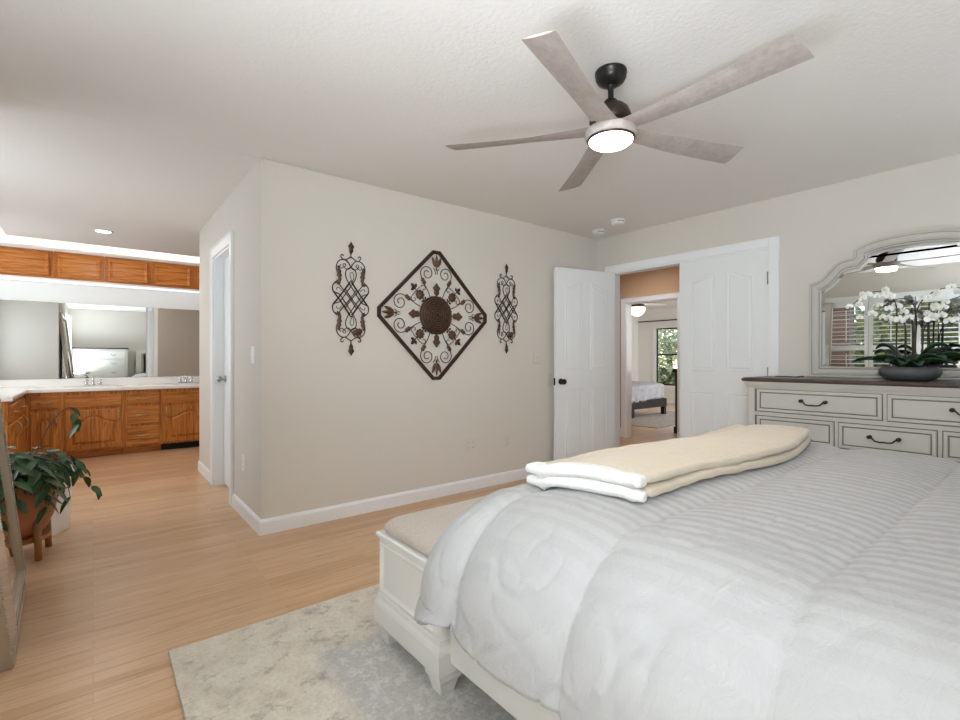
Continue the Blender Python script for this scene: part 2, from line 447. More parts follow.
# wall A with the metal art, wall C with the closet door
struct('wall_back', BX(XC, XB+.12, YA, YA+.12, 0, H), M['wall'], 'warm grey wall with metal art')
struct('wall_corner', boxes((XC, XC+.12, YA+.12, 4.19, 0, H-.0012), (XC, XC+.12, 4.88, 5.66, 0, H-.0012), (XC, XC+.12, 4.19, 4.88, 2.045, H-.0012)), M['wall'], 'cool grey side wall with narrow white door')
struct('wall_return', BX(XC+.12, 2.5, 5.54, 5.66, 0, H-.0012), M['wall'])
struct('wall_closet', BX(2.38, 2.5, YA+.12, 7.84, 0, 2.8), M['wall'])
struct('wall_right', boxes((XB, XB+.12, -1.2, 1.60, 0, H), (XB, XB+.12, 3.13, YA, 0, H), (XB, XB+.12, 1.60, 3.13, 2.05, H)), M['wall'], 'grey wall with double doors and dresser')
struct('wall_behind', BX(-.75, XB+.12, -1.12, -1.0, 0, H), M['wall'])
# window wall: window 1 seen in the dresser mirror
WY0, WY1, WZ0, WZ1 = 1.0, 2.56, .45, 2.02
struct('wall_left', boxes((-.64, -.5, -1.0, WY0, 0, H), (-.64, -.5, WY1, 3.57, 0, H), (-.64, -.5, WY0, WY1, 0, WZ0), (-.64, -.5, WY0, WY1, WZ1, H)), M['wall'])
struct('wall_stub', BX(-1.42, -.64, 3.45, 3.57, 0, H), M['wall'])
struct('wall_bath', boxes((-1.54, -1.42, 3.45, 7.84, 0, 2.8),), M['wall'])
for k, (y0, y1, z0, z1) in enumerate(((3.85, 5.15, .9, 2.1), (6.3, 7.1, 1.0, 2.0))):  # frames added so the bath lamps read as windows; wall behind is solid
    struct('window_%d' % (k+3), boxes((-1.42,-1.39,y0-.08,y0,z0-.08,z1+.08), (-1.42,-1.39,y1,y1+.08,z0-.08,z1+.08), (-1.42,-1.39,y0,y1,z1,z1+.08), (-1.42,-1.39,y0,y1,z0-.08,z0)), M['trim'], 'white frame added around a bath area lamp')
struct('wall_vanity', BX(-1.42, 2.38, 7.72, 7.84, 0, 2.8), M['bright'])
# hall
struct('wall_hall', boxes((6.0, 6.12, 1.5, 3.33, 0, H), (6.0, 6.12, 4.13, 7.7, 0, H), (6.0, 6.12, 3.33, 4.13, 1.94, H)), M['hall'], 'tan hall wall')
struct('wall_hall_end', boxes((4.42, 6.0, 5.5, 5.62, 0, H), (4.42, 6.0, 1.5, 1.62, 0, H)), M['hall'])
struct('wall_hall_near', BX(4.30, 4.42, 3.45, 5.62, 0, H), M['hall'])
# guest bedroom
GX = 11.5
struct('wall_guest_far', boxes((GX, GX+.12, 2.0, 6.20, 0, H), (GX, GX+.12, 7.02, 7.7, 0, H), (GX, GX+.12, 6.20, 7.02, 0, .45), (GX, GX+.12, 6.20, 7.02, 1.93, H)), M['bright'])
struct('wall_guest_side', BX(6.12, GX, 7.53, 7.65, 0, H), M['bright'])
struct('wall_guest_near', BX(6.12, GX, 2.08, 2.2, 0, H), M['bright'])

# baseboards
def base_run(name, p0, p1, out, m=M['trim'], h=.1, t=.015):
    """p0->p1 on the wall face, out = direction into the room"""
    p0 = Vector((*p0, 0)); p1 = Vector((*p1, 0)); d = p1-p0; L = d.length
    MM = frameM(p0, d, (0,0,1)); s = 1 if MM.to_3x3() @ Vector((0,0,1)) @ Vector((*out, 0)) > 0 else -1
    bm = bmesh.new(); prof = [(0,0),(t*s,0),(t*s,h-.018),(t*.5*s,h-.004),(0,h)]
    loft(bm, [[(0,b,a) for a,b in prof], [(L,b,a) for a,b in prof]], MM)
    return struct(name, bm, m)
base_run('baseboard_back', (XC-.015, YA), (XB, YA), (0,-1))
base_run('baseboard_corner', (XC, YA-.0), (XC, 4.10), (-1,0))
base_run('baseboard_corner', (XC, 4.97), (XC, 5.66), (-1,0))
base_run('baseboard_right', (XB, 1.515), (XB, -1.0), (-1,0))
base_run('baseboard_right', (XB, YA), (XB, 3.205), (-1,0))
base_run('baseboard_behind', (-.5, -1.0), (XB, -1.0), (0,1))
base_run('baseboard_left', (-.5, -1.0), (-.5, 3.57), (1,0))
base_run('baseboard_hall', (6.0, 4.2), (6.0, 5.5), (-1,0), h=.14)
base_run('baseboard_guest', (GX, 7.53), (6.12, 7.53), (0,-1))

# door and opening casings
def casing(name, Mx, a0, a1, top, wd=.075, t=.018):
    """stepped casing around an opening in the local a,b plane"""
    bm = bmesh.new()
    for (x0,x1,y0,y1) in ((a0-wd,a0,0,top+wd),(a1,a1+wd,0,top+wd),(a0,a1,top,top+wd)):
        box(bm, x0, x1, y0, y1, 0, t, Mx)
    s = .012
    for (x0,x1,y0,y1) in ((a0-wd,a0-wd+s,0,top+wd),(a1+wd-s,a1+wd,0,top+wd),(a0-wd+s,a1+wd-s,top+wd-s,top+wd)):
        box(bm, x0, x1, y0, y1, t, t+.006, Mx)
    return struct(name, bm, M['trim'], bevel=.003)
casing('trim_2', MX(XB, 0), -3.13, -1.60, 2.05, .073)
casing('trim_3', MX(XC, 0), -4.88, -4.19, 2.045, .085)
casing('trim_4', MX(6.0, 0), -4.13, -3.33, 1.94, .065)
struct('trim_5', boxes((XB-.001, XB+.121, 3.116, 3.131, 0, 2.05), (XB-.001, XB+.121, 1.599, 1.614, 0, 2.05), (XB-.001, XB+.121, 1.614, 3.116, 2.036, 2.051)), M['trim'])
struct('trim_6', boxes((XC-.001, XC+.121, 4.866, 4.881, 0, 2.045), (XC-.001, XC+.121, 4.189, 4.204, 0, 2.045), (XC-.001, XC+.121, 4.204, 4.866, 2.03, 2.046)), M['trim'])
struct('trim_7', boxes((5.999, 6.121, 4.116, 4.131, 0, 1.94), (5.999, 6.121, 3.329, 3.344, 0, 1.94), (5.999, 6.121, 3.344, 4.116, 1.926, 1.941)), M['trim'])

# ------------------------------------------------------------------ doors
PP = [(0, 0), (.004, .003), (.010, .004), (.018, .001), (.024, .001), (.034, .004)]
def door_leaf(name, w, h, cols, m, label, rows=((.17,.845,0),(1.03,1.905,.06)), th=.035, mold='half'):
    """leaf with its hinge edge at a=0, front face at local -Y; panels on both faces"""
    t = thing(name, label, 'door'); t['kind'] = 'structure'
    bm = BX(0, w, 0, th, .012, h)
    obj('slab', bm, m, t, bevel=.002)
    st, mid = .112, .10
    if w < .72: st, mid = .10, .09
    cw = (w-2*st-(cols-1)*mid)/cols
    for side in (0, 1):
        Mf = frameM((0,0,0), (1,0,0), (0,0,1)) if side == 0 else frameM((w,th,0), (-1,0,0), (0,0,1))
        for i in range(cols):
            x0 = st+i*(cw+mid); x1 = x0+cw
            for (z0, z1, rise) in rows:
                poly = arch_rect(x0, x1, z0, z1, rise, 8, 'half', 1 if i == 0 else -1)
                p = bmesh.new(); relief(p, poly, PP, Mf); obj('panel', p, m, t)
    return t
def knob(parent, a, z, m, name='door_knob', M0=None, th=.0):
    bm = bmesh.new()
    lathe(bm, [(0,0),(.03,0),(.03,.006),(.012,.010),(.012,.034),(.024,.042),(.028,.054),(.022,.066),(0,.070)], 20, M0)
    return obj(name, bm, m, parent, smooth=True)
# open leaf hinged at y=3.11, swung back against the back wall
dl = door_leaf('door_1', .762, 2.04, 2, M['door'], 'open white panelled door leaf swung back near the light switch')
vx, vy = 3.552-4.284, 3.258-3.108
ang = math.atan2(vy, vx)
dl.location = (4.284, 3.108, 0); dl.rotation_euler = (0,0,ang)
knob(dl, 0, 0, M['black'], M0=frameM((.70, .035, .915), (-1,0,0), (0,0,1)))
bm = BX(.7615, .7645, .006, .029, .88, .95); obj('latch_plate', bm, M['black'], dl)
# closed leaf
dr = door_leaf('door_2', .765, 2.04, 2, M['door'], 'closed white panelled door leaf beside the dresser')
dr.location = (XB+.012, 2.381, 0); dr.rotation_euler = (0,0,-PI/2)
for z in (.22, 1.02, 1.80):
    bm = bmesh.new(); lathe(bm, [(0,z-.05),(.007,z-.05),(.007,z+.05),(0,z+.05)], 10, Matrix.Translation((.768,-.008,0))); obj('hinge', bm, M['nickel'], dr, smooth=True)
bm = BX(.014, .03, -.004, .0, .86, .95); obj('flush_bolt', bm, M['plate_white'], dr, bevel=.002)
# closet door in the side wall
dc = door_leaf('door_3', .66, 2.03, 2, M['door'], 'narrow closed white door in the cool grey side wall', th=.035)
dc.location = (XC+.076, 4.858, 0); dc.rotation_euler = (0,0,-PI/2)
knob(dc, 0, 0, M['nickel'], M0=frameM((.065, 0, .96), (1,0,0), (0,0,1)))

# ------------------------------------------------------------------ window with shutters (left wall)
def window(name, y0, y1, z0, z1, xin, xout, sgn, label, m, sash=True):
    """xin: room face of the wall. sgn=+1: room lies at +X"""
    t = thing(name, label, 'window'); t['kind'] = 'structure'
    f = .07; e = .018*sgn
    xs = sorted((xin, xin+e))
    bm = bmesh.new()
    for a in ((xs[0],xs[1],y0-f,y0,z0-f,z1+f),(xs[0],xs[1],y1,y1+f,z0-f,z1+f),(xs[0],xs[1],y0,y1,z1,z1+f),(xs[0],xs[1],y0,y1,z0-f,z0)): box(bm, *a)
    obj('window_frame', bm, m, t, bevel=.003)
    xg = (xin+xout)/2-.02*sgn
    bm = bmesh.new()
    n = 3 if y1-y0 > 1.2 else 1
    for i in range(n):
        a0 = y0+(y1-y0)*i/n; a1 = y0+(y1-y0)*(i+1)/n
        for b in ((a0,a0+.03,z0,z1),(a1-.03,a1,z0,z1),(a0+.03,a1-.03,z0,z0+.03),(a0+.03,a1-.03,z1-.03,z1)): box(bm, xg-.015, xg+.015, *b)
        box(bm, xg-.012, xg+.012, a0+.03, a1-.03, (z0+z1)/2+.05-.018, (z0+z1)/2+.05+.018)
    obj('sash', bm, M['trim'] if sash else M['black'], t)
    obj('pane', BX(xg-.003, xg+.003, y0+.005, y1-.005, z0+.005, z1-.005), M['glass'], t)
    return t
w1 = window('window_1', WY0, WY1, WZ0, WZ1, -.5, -.64, 1, 'white shuttered window seen only in the dresser mirror', M['shutter'])
# two hinged shutter panels per half, louvers tilted open
def shutter(y0, y1):
    x0, x1 = -.53, -.50; st = .045; rail = .09
    fr = obj('shutter_frame', boxes((x0,x1,y0,y0+st,WZ0,WZ1), (x0,x1,y1-st,y1,WZ0,WZ1), (x0,x1,y0+st,y1-st,WZ0,WZ0+rail), (x0,x1,y0+st,y1-st,WZ1-rail,WZ1), (x0,x1,y0+st,y1-st,1.27,1.34)), M['shutter'], w1)
    z = WZ0+rail+.03
    bm = bmesh.new()
    while z < WZ1-rail-.02:
        if not 1.235 < z < 1.375:
            box(bm, -.028, .028, y0+st+.002, y1-st-.002, -.004, .004, Matrix.Translation((-.515,0,z)) @ Matrix.Rotation(R(8), 4, 'Y'))
        z += .062
    obj('louvers', bm, M['shutter'], fr)
    obj('tilt_rod', boxes((-.485,-.477,(y0+y1)/2-.005,(y0+y1)/2+.005,WZ0+.14,1.22), (-.485,-.477,(y0+y1)/2-.005,(y0+y1)/2+.005,1.40,WZ1-.14)), M['shutter'], fr)
for y0, y1 in ((2.02,2.55), (1.49,2.01), (1.005,1.48)): shutter(y0, y1)
# guest room window
w2 = window('window_2', 6.20, 7.02, .45, 1.93, GX, GX+.12, -1, 'dark sash window in the guest bedroom, trees outside', M['trim'], False)

# ------------------------------------------------------------------ outside
struct('ground', BX(-14, -1.6, -8, 12, -.3, -.16), M['grass'])
struct('ground', BX(11.63, 24, -2, 16, -.3, -.16), M['grass'])
tag(obj('brick_pillar', BX(-2.3, -1.95, 2.62, 3.10, -.16, 2.3), M['brick']), 'red brick porch pillar outside the shuttered window', 'pillar', kind='structure')
tag(obj('porch_beam', BX(-2.4, -1.9, .5, 4.2, 2.3, 2.5), M['soffit']), 'cedar porch beam outside the shuttered window', 'beam', kind='structure')
random.seed(4)
def leafball(bm, c, r, n, s, rnd):
    for _ in range(n):
        d = Vector((rnd.gauss(0,1), rnd.gauss(0,1), rnd.gauss(0,1))).normalized()*r*rnd.uniform(.55, 1.0)
        p = Vector(c)+d; a = Vector((rnd.gauss(0,1), rnd.gauss(0,1), rnd.gauss(0,1))).normalized(); b = a.orthogonal().normalized()
        k = s*rnd.uniform(.6, 1.4)
        q = [p-a*k, p+b*k*.5, p+a*k, p-b*k*.5]
        bm.faces.new([bm.verts.new(v) for v in q])
def bush(name, label, c, r, seed, m, trunk=None, n=700, s=.13):
    rnd = random.Random(seed)
    t = thing(name, label, 'tree' if trunk else 'shrub', (c[0], c[1], -.16))
    bm = bmesh.new()
    for k in range(5):
        o = Vector((rnd.uniform(-.5,.5), rnd.uniform(-.6,.6), rnd.uniform(-.4,.4)))*r
        leafball(bm, Vector((0,0,c[2]+.16))+o, r*.72, n//5, s, rnd)
    obj('foliage', bm, m, t)
    if trunk:
        bm = bmesh.new(); tube(bm, [(0,0,0),(.05,.03,c[2]*.5),(0,0,c[2]+.2)], trunk, 8, taper=lambda u: 1-.5*u); obj('trunk', bm, M['bark'], t, smooth=True)
    return t
bush('garden_tree', 'leafy garden tree outside, behind the brick pillar', (-6.0, 5.2, 2.0), 1.35, 1, M['tree'], .14, 3200, .15)
bush('garden_tree', 'leafy garden tree outside the middle shutter panel', (-6.6, 1.9, 2.0), 1.6, 2, M['tree'], .14, 3200, .15)
bush('garden_tree', 'leafy garden tree outside, well away from the brick pillar', (-6.2, -3.2, 2.1), 1.3, 3, M['tree'], .14, 3200, .15)
for i, y in enumerate((5.0, 2.9, .8, -1.4)):
    bush('garden_shrub', ['low shrub past the brick pillar outside', 'low shrub beside the brick pillar outside', 'low shrub below the middle garden tree', 'low shrub well away from the brick pillar outside'][i], (-3.9, y, .5), .7, 10+i, M['hedge'], None, 1800, .11)
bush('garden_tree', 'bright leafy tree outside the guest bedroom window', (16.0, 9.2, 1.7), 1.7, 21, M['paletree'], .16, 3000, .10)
bush('garden_shrub', 'low shrub outside the guest bedroom window', (13.0, 7.7, .5), .6, 22, M['hedge'], None, 600)

# ================================================================== BED AND BENCH
t = thing('rug', 'distressed beige and grey area rug under bed and bench', 'rug', (.226, 2.213, 0))
obj('rug_pile', BX(0, 3.0, -2.6, 0, .001, .010), M['rug'], t, bevel=.003)
bm = bmesh.new()
tube(bm, [(.003,-.004,.006),(2.997,-.004,.006),(2.997,-2.596,.006),(.003,-2.596,.006)], .005, 6, closed=True)
obj('bound_edge', bm, M['rug'], t)

bed = thing('bed', 'large greige wooden bed with white bedding and storage bench at its foot', 'bed', (1.93, .2, .010))
def rel(bm, o=(1.93,.2,.010)):
    bmesh.ops.translate(bm, verts=bm.verts, vec=(-o[0],-o[1],-o[2])); return bm
for x0, x1 in ((.925, .955), (2.905, 2.935)):
    obj('side_rail', rel(BX(x0, x1, -.86, 1.314, .130, .325)), M['bedwood'], bed, bevel=.003)
obj('slat_base', rel(BX(.957, 2.903, -.84, 1.30, .22, .28)), M['legwood'], bed)
hb = bmesh.new()
prism(hb, arch_rect(.92, 2.94, .011, 1.46, .12, 16, 'sin'), 0, .07, MY(0, -.86))
obj('headboard', rel(hb), M['bedwood'], bed, bevel=.006)
hp = bmesh.new(); relief(hp, arch_rect(1.04, 2.82, .5, 1.38, .10, 16, 'sin'), [(0,0),(.01,.012),(.03,.02),(.05,.0)][::1], frameM((0,-.86,0), (-1,0,0), (0,0,1)) @ Matrix.Scale(-1, 4, (1,0,0)))
obj('headboard_panel', rel(hp), M['linen'], bed)
for x in (1.5, 2.3):
    obj('support_leg', rel(BX(x, x+.06, .2, .26, .011, .22)), M['legwood'], bed)
mt = tag(obj('mattress', rel(BX(.97, 2.89, -.83, 1.285, .285, .655), (1.93,.2,.285)), M['mattress'], bevel=.05, seg=3), 'mattress on the large bed, under the white duvet', 'mattress')
mt.location = (1.93, .2, .285)

# storage bench
bx0, bx1, by0, by1 = .90, 2.96, 1.335, 1.775
bench = thing('storage_bench', 'greige storage bench with tan upholstered seat at the bed foot', 'bench', (1.93, 1.555, .010))
def relb(bm): return rel(bm, (1.93, 1.555, .010))
b = bmesh.new(); box(b, bx0, bx1, by0, by1, .13, .425)
obj('body', relb(b), M['bedwood'], bench, bevel=.004)
# recessed-frame end panels and long front panels
def bench_panel(Mf, a0, a1, z0, z1):
    p = bmesh.new(); strip(p, [(a0,z0),(a1,z0),(a1,z1),(a0,z1)], [(0,0),(.0,.007),(.006,.009),(.012,.003),(.018,0)], Mf); return p
for (Mf, a0, a1) in ((MX(bx0,0), -by1+.025, -by0-.025), (frameM((bx1,0,0),(0,1,0),(0,0,1)), by0+.025, by1-.025)):
    obj('end_panel', relb(bench_panel(Mf, a0, a1, .215, .408)), M['bedwood'], bench)
for k in range(3):
    a0 = bx0+.04+k*.66; obj('front_panel', relb(bench_panel(frameM((0,by1,0),(-1,0,0),(0,0,1)), -a0-.64, -a0, .215, .408)), M['bedwood'], bench)
def ring(p, x0, x1, y0, y1, prof):
    return loft(p, [[(x0-o,y0-o,z),(x1+o,y0-o,z),(x1+o,y1+o,z),(x0-o,y1+o,z)] for o, z in prof])
p = ring(bmesh.new(), bx0, bx1, by0, by1, [(-.02,.425),(.004,.425),(.010,.430),(.010,.440),(.004,.446),(-.02,.446)])
obj('top_rim', relb(p), M['bedwood'], bench)
p = ring(bmesh.new(), bx0, bx1, by0, by1, [(-.02,.085),(.014,.085),(.016,.092),(.016,.160),(.012,.172),(.006,.182),(.004,.198),(-.02,.198)])
obj('base_moulding', relb(p), M['bedwood'], bench)
def rrect(x0, x1, y0, y1, r, z, n=6):
    out = []
    for cx, cy, a0 in ((x1-r,y1-r,0),(x0+r,y1-r,90),(x0+r,y0+r,180),(x1-r,y0+r,270)):
        for k in range(n+1): a = R(a0+90*k/n); out.append((cx+r*math.cos(a), cy+r*math.sin(a), z))
    return out
p = bmesh.new(); rg_ = []
for o_, z in ((.004,.446),(-.006,.452),(-.010,.462),(-.008,.474),(.0,.486),(.014,.497),(.032,.505),(.06,.510),(.10,.513),(.15,.515)):
    rg_.append(rrect(bx0+.012+o_, bx1-.012-o_, by0+.012+o_, by1-.012-o_, .05, z))
loft(p, rg_)
cu = obj('cushion', relb(p), M['linen'], bench, smooth=True)
for sx in (0, 1):
    for sy in (0, 1):
        x = bx0-.012 if sx == 0 else bx1+.012; y = by0-.012 if sy == 0 else by1+.012
        dx = 1 if sx == 0 else -1; dy = 1 if sy == 0 else -1
        p = bmesh.new()
        loft(p, [[(x+dx*o,y+dy*o,z),(x+dx*s_,y+dy*o,z),(x+dx*s_,y+dy*s_,z),(x+dx*o,y+dy*s_,z)] for o, s_, z in ((.006,.105,.085),(.006,.100,.062),(.012,.088,.052),(.020,.074,.0105))])
        obj('bracket_foot', relb(p), M['bedwood'], bench, bevel=.003)

# duvet: a draped sheet over the mattress, baffle-stitched
XL, XR, YF, RL, RF, ZT = 1.03, 2.62, 1.05, .29, .30, .735
def drape(s, r):
    q = r*PI/2
    if s < q: return r*math.sin(s/r), r*(1-math.cos(s/r))
    return r+.10*(s-q), r+(s-q)
def duvet_pt(p, q):
    dx = p-XL if p < XL else (p-XR if p > XR else 0); dy = q-YF if q > YF else 0
    s = math.hypot(dx, dy)
    if dy > 0 and s > .46: s = .46+(s-.46)*.62
    x, y, z = min(max(p, XL), XR), min(q, YF), ZT
    if s > 1e-6:
        h, d = drape(s, RL); x += dx/s*h; y += dy/s*h; z -= d
    return Vector((x, y, z))
SEAMS = 1.05; SP = .375
def puff(p, q):
    f = abs(math.sin(PI*(q-SEAMS)/SP))**.38
    hem_l = min(1, abs(p-(XL-.56))/.10)**.5
    n1 = noise.noise(Vector((p*2.2, q*2.2, 3.1))); n2 = noise.noise(Vector((p*7, q*5+p*4, 9.7))); n3 = noise.noise(Vector((p*19, q*16, 1.3)))
    side = min(1, max(0, XL-p)/.3)
    # pulls radiating from the seams on the drop
    k = math.sin((q*17+p*9)+2.5*n1)*(1-f)*.006*(.4+side)
    n4 = abs(noise.noise(Vector((p*6+q*7, p*3-q*4, 5.5)))); cr = -.006*max(0, 1-n4*11)*(.25+.75*side)
    n5 = abs(noise.noise(Vector((p*9-q*3, p*2+q*9, 8.5)))); cr -= .0035*max(0, 1-n5*11)
    return (-.014+.028*f)*hem_l + .007*n1 + .0028*n2*(.5+side) + .0022*n3 + k*.8 + cr
bm = bmesh.new()
NP, NQ = 260, 240
P0, P1, Q0, Q1 = XL-.505, XR+.52, -.78, YF+.40
g = []
for i in range(NP+1):
    row = []
    for j in range(NQ+1):
        p = P0+(P1-P0)*i/NP; q = Q0+(Q1-Q0)*j/NQ
        # hem falls unevenly
        if p < XL: p = XL-(XL-p)*(1+.04*noise.noise(Vector((0, q*2.6, 0)))-.05*(1-abs(math.sin(PI*(q-SEAMS)/SP))))
        c = duvet_pt(p, q); e = .004
        n = (duvet_pt(p+e, q)-duvet_pt(p-e, q)).cross(duvet_pt(p, q+e)-duvet_pt(p, q-e)).normalized()
        dx = max(XL-p, 0, p-XR); dy = max(q-YF, 0)
        v = c+n*puff(p, q)
        if dy > 0 and dx > 0:    # gathered corner fold
            a = math.atan2(dy, dx); v += n*(.022*math.sin(a*4.2)*min(1, math.hypot(dx,dy)/.45))
        row.append(bm.verts.new(v))
    g.append(row)
for i in range(NP):
    for j in range(NQ): bm.faces.new((g[i][j], g[i+1][j], g[i+1][j+1], g[i][j+1]))
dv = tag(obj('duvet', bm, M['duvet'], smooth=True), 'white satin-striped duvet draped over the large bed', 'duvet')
s_ = dv.modifiers.new('t', 'SOLIDIFY'); s_.thickness = .016; s_.offset = -1
pts = [g_ for g_ in [duvet_pt(P0, Q0+(Q1-Q0)*j/60) for j in range(61)]]

# folded throw across the foot of the bed
def top_z(x, y):
    p, q = x, y
    z = ZT+puff(p, q)+.004
    if x > XR: z -= RL*(1-math.cos(math.asin(min(1,(x-XR)/RL))))
    if y > YF: z -= RF*(1-math.cos(math.asin(min(.99,(y-YF)/RF))))
    if x < XL: z -= RL*(1-math.cos(math.asin(min(.99,(XL-x)/RL))))
    return z
A0 = Vector((1.085, 1.10)); A1 = Vector((1.165, .735)); B0 = Vector((2.57, 1.10)); B1 = Vector((2.64, .79))
def throw_xy(u, v):   # u along, v across (0 = foot side)
    a = A0.lerp(A1, v); b = B0.lerp(B1, v); p = a.lerp(b, u)
    p.y += (-.035*math.sin(PI*u)+.03*math.sin(2*PI*u+.4))*(1 if v > .5 else .35)
    return p
def slab(z0, th, u0, u1, v0, v1, seed, nu=60, nv=22, sag=.0):
    bm = bmesh.new(); rings = []
    for i in range(nu+1):
        u = u0+(u1-u0)*i/nu
        ee = min(i, nu-i)/nu*(u1-u0)*1.45
        er = math.sqrt(max(0, 1-max(0, 1-ee/(th*.5))**2))   # rounded ends
        up, dn = [], []
        for j in range(nv+1):
            a = PI*j/nv; v = v0+(v1-v0)*(.5-.5*math.copysign(abs(math.cos(a))**.6, math.cos(a))*(1-.05*(1-er)))
            w_ = throw_xy(u, v); zz = top_z(w_.x, w_.y)+z0
            zz += .008*noise.noise(Vector((u*5+seed, v*2.5, seed)))+.003*noise.noise(Vector((u*18, v*8, seed)))
            h = th*.5*abs(math.sin(a))**.28*max(er, .35)
            mid = zz+th*.5
            up.append((w_.x, w_.y, mid+h)); dn.append((w_.x, w_.y, mid-h))
        rings.append(up+dn[::-1][1:-1])
    return loft(bm, rings)
tb = thing('tablet', 'thin pale grey tablet lying flat on the dresser beside the mirror', 'tablet', (4.14, 1.40, 1.0025))
obj('tablet_body', BX(-.07, .07, -.075, .075, .0, .006), M['black'], tb, bevel=.002); obj('tablet_cover', BX(-.068, .068, -.073, .073, .0062, .010), M['plate_white'], tb, bevel=.001)
th = thing('throw_blanket', 'folded cream knit throw with white fleece edge across the bed foot', 'blanket', (1.8, .95, .74))
def relt(bm): return rel(bm, (1.8, .95, .74))
obj('lower_fold', relt(slab(.002, .034, .022, 1.0, 0, 1, 2.0)), M['knit'], th, smooth=True)
obj('upper_fold', relt(slab(.037, .034, .022, .985, .012, .985, 5.0)), M['knit'], th, smooth=True)
obj('fleece_edge', relt(slab(.000, .040, -.012, .018, -.01, 1.01, 2.0, nu=16)), M['sherpa'], th, smooth=True)
obj('fleece_edge', relt(slab(.036, .040, -.016, .022, -.005, 1.0, 5.0, nu=16)), M['sherpa'], th, smooth=True)

# ================================================================== DRESSER, MIRROR, ORCHID
dy0, dy1, dx0, dx1 = -.03, 1.560, 3.80, 4.278
drs = thing('dresser', 'wide greige dresser with dark walnut top under the arched mirror', 'dresser', (4.04, .76, 0))
def reld(bm): return rel(bm, (4.04, .76, 0))
obj('body', reld(BX(dx0+.012, dx1, dy0+.01, dy1-.01, .10, .945)), M['cabinet'], drs)
for y in (dy0, dy1-.045):
    obj('corner_post', reld(BX(dx0, dx0+.05, y, y+.045, .0, .945)), M['cabinet'], drs, bevel=.004)
p = ring(bmesh.new(), dx0, dx1-.005, dy0, dy1, [(-.03,.925),(.003,.925),(.006,.935),(.014,.948),(.020,.962),(.024,.974),(-.03,.974)])
obj('cornice', reld(p), M['cabinet'], drs)
p = ring(bmesh.new(), dx0-.015, dx1-.02, dy0-.015, dy1+.015, [(-.02,.974),(.012,.974),(.018,.980),(.020,.988),(.016,.996),(.006,1.002),(-.02,1.002)])
obj('top', reld(p), M['dtop'], drs, bevel=.001)
p = ring(bmesh.new(), dx0, dx1-.005, dy0, dy1, [(-.03,.09),(.012,.09),(.012,.15),(.004,.165),(-.03,.165)])
obj('base_moulding', reld(p), M['cabinet'], drs)
for y in (dy0-.008, dy1-.11):
    for x in (dx0-.008, dx1-.11): obj('bracket_foot', reld(BX(x, x+.11, y, y+.118, 0, .092)), M['cabinet'], drs, bevel=.004)
def pull(parent, y, z, w=.14):
    """bail pull with ball ends"""
    bm = bmesh.new(); x = dx0-.012
    for s in (-1, 1):
        lathe(bm, [(0,0),(.011,.001),(.011,.004),(.005,.007),(.005,.016),(.011,.022),(.012,.028),(.007,.034),(0,.036)], 14, frameM((x, y+s*w/2, z), (0,-1,0), (0,0,1)))
    tube(bm, [(x-.024, y+s, z+q) for s, q in ((-w/2,0),(-w/2+.012,-.004),(-w*.30,-.022),(-w*.15,-.026),(0,-.024),(w*.15,-.026),(w*.30,-.022),(w/2-.012,-.004),(w/2,0))], .0045, 8)
    return obj('pull', reld(bm), M['bronze'], parent, smooth=True)
def drawer(y0, y1, z0, z1):
    Mf = MX(dx0, 0)
    p = bmesh.new(); relief(p, [(-y1,z0),(-y0,z0),(-y0,z1),(-y1,z1)], [(0,-.01),(0,.007),(.004,.011),(.016,.011),(.020,.005),(.026,.005),(.030,.009)], Mf)
    d = obj('drawer', reld(p), M['cabinet'], drs)
    g_ = bmesh.new(); strip(g_, inset([(-y1,z0),(-y0,z0),(-y0,z1),(-y1,z1)], .0195), [(0,.0058),(.007,.0058)], Mf); obj('glaze_line', reld(g_), M['glaze'], d)
    pull(d, (y0+y1)/2, (z0+z1)/2+.012); return d
obj('drawer_shadow_frame', reld(BX(dx0+.006, dx0+.0125, dy0+.045, dy1-.045, .17, .93)), M['glaze'], drs)  # dark sheet whose colour stands in for shade in the drawer gaps
for (z0, z1, n) in ((.760,.918,2), (.560,.722,3), (.185,.522,3)):
    tot = dy1-dy0-.10; wd = tot/n
    for k in range(n):
        drawer(dy0+.05+k*wd+.014, dy0+.05+(k+1)*wd-.014, z0, z1)
for z in (.741, .541): obj('drawer_rail', reld(BX(dx0, dx0+.02, dy0+.045, dy1-.045, z-.013, z+.013)), M['cabinet'], drs, bevel=.002)
obj('drawer_rail', reld(BX(dx0, dx0+.02, dy0+.045, dy1-.045, .922, .94)), M['cabinet'], drs)
for (z0, z1, n) in ((.754,.924,2), (.554,.728,3), (.18,.528,3)):
    tot = dy1-dy0-.10; wd = tot/n
    for k in range(1, n): obj('drawer_divider', reld(BX(dx0, dx0+.02, dy0+.05+k*wd-.009, dy0+.05+k*wd+.009, z0, z1)), M['cabinet'], drs, bevel=.002)

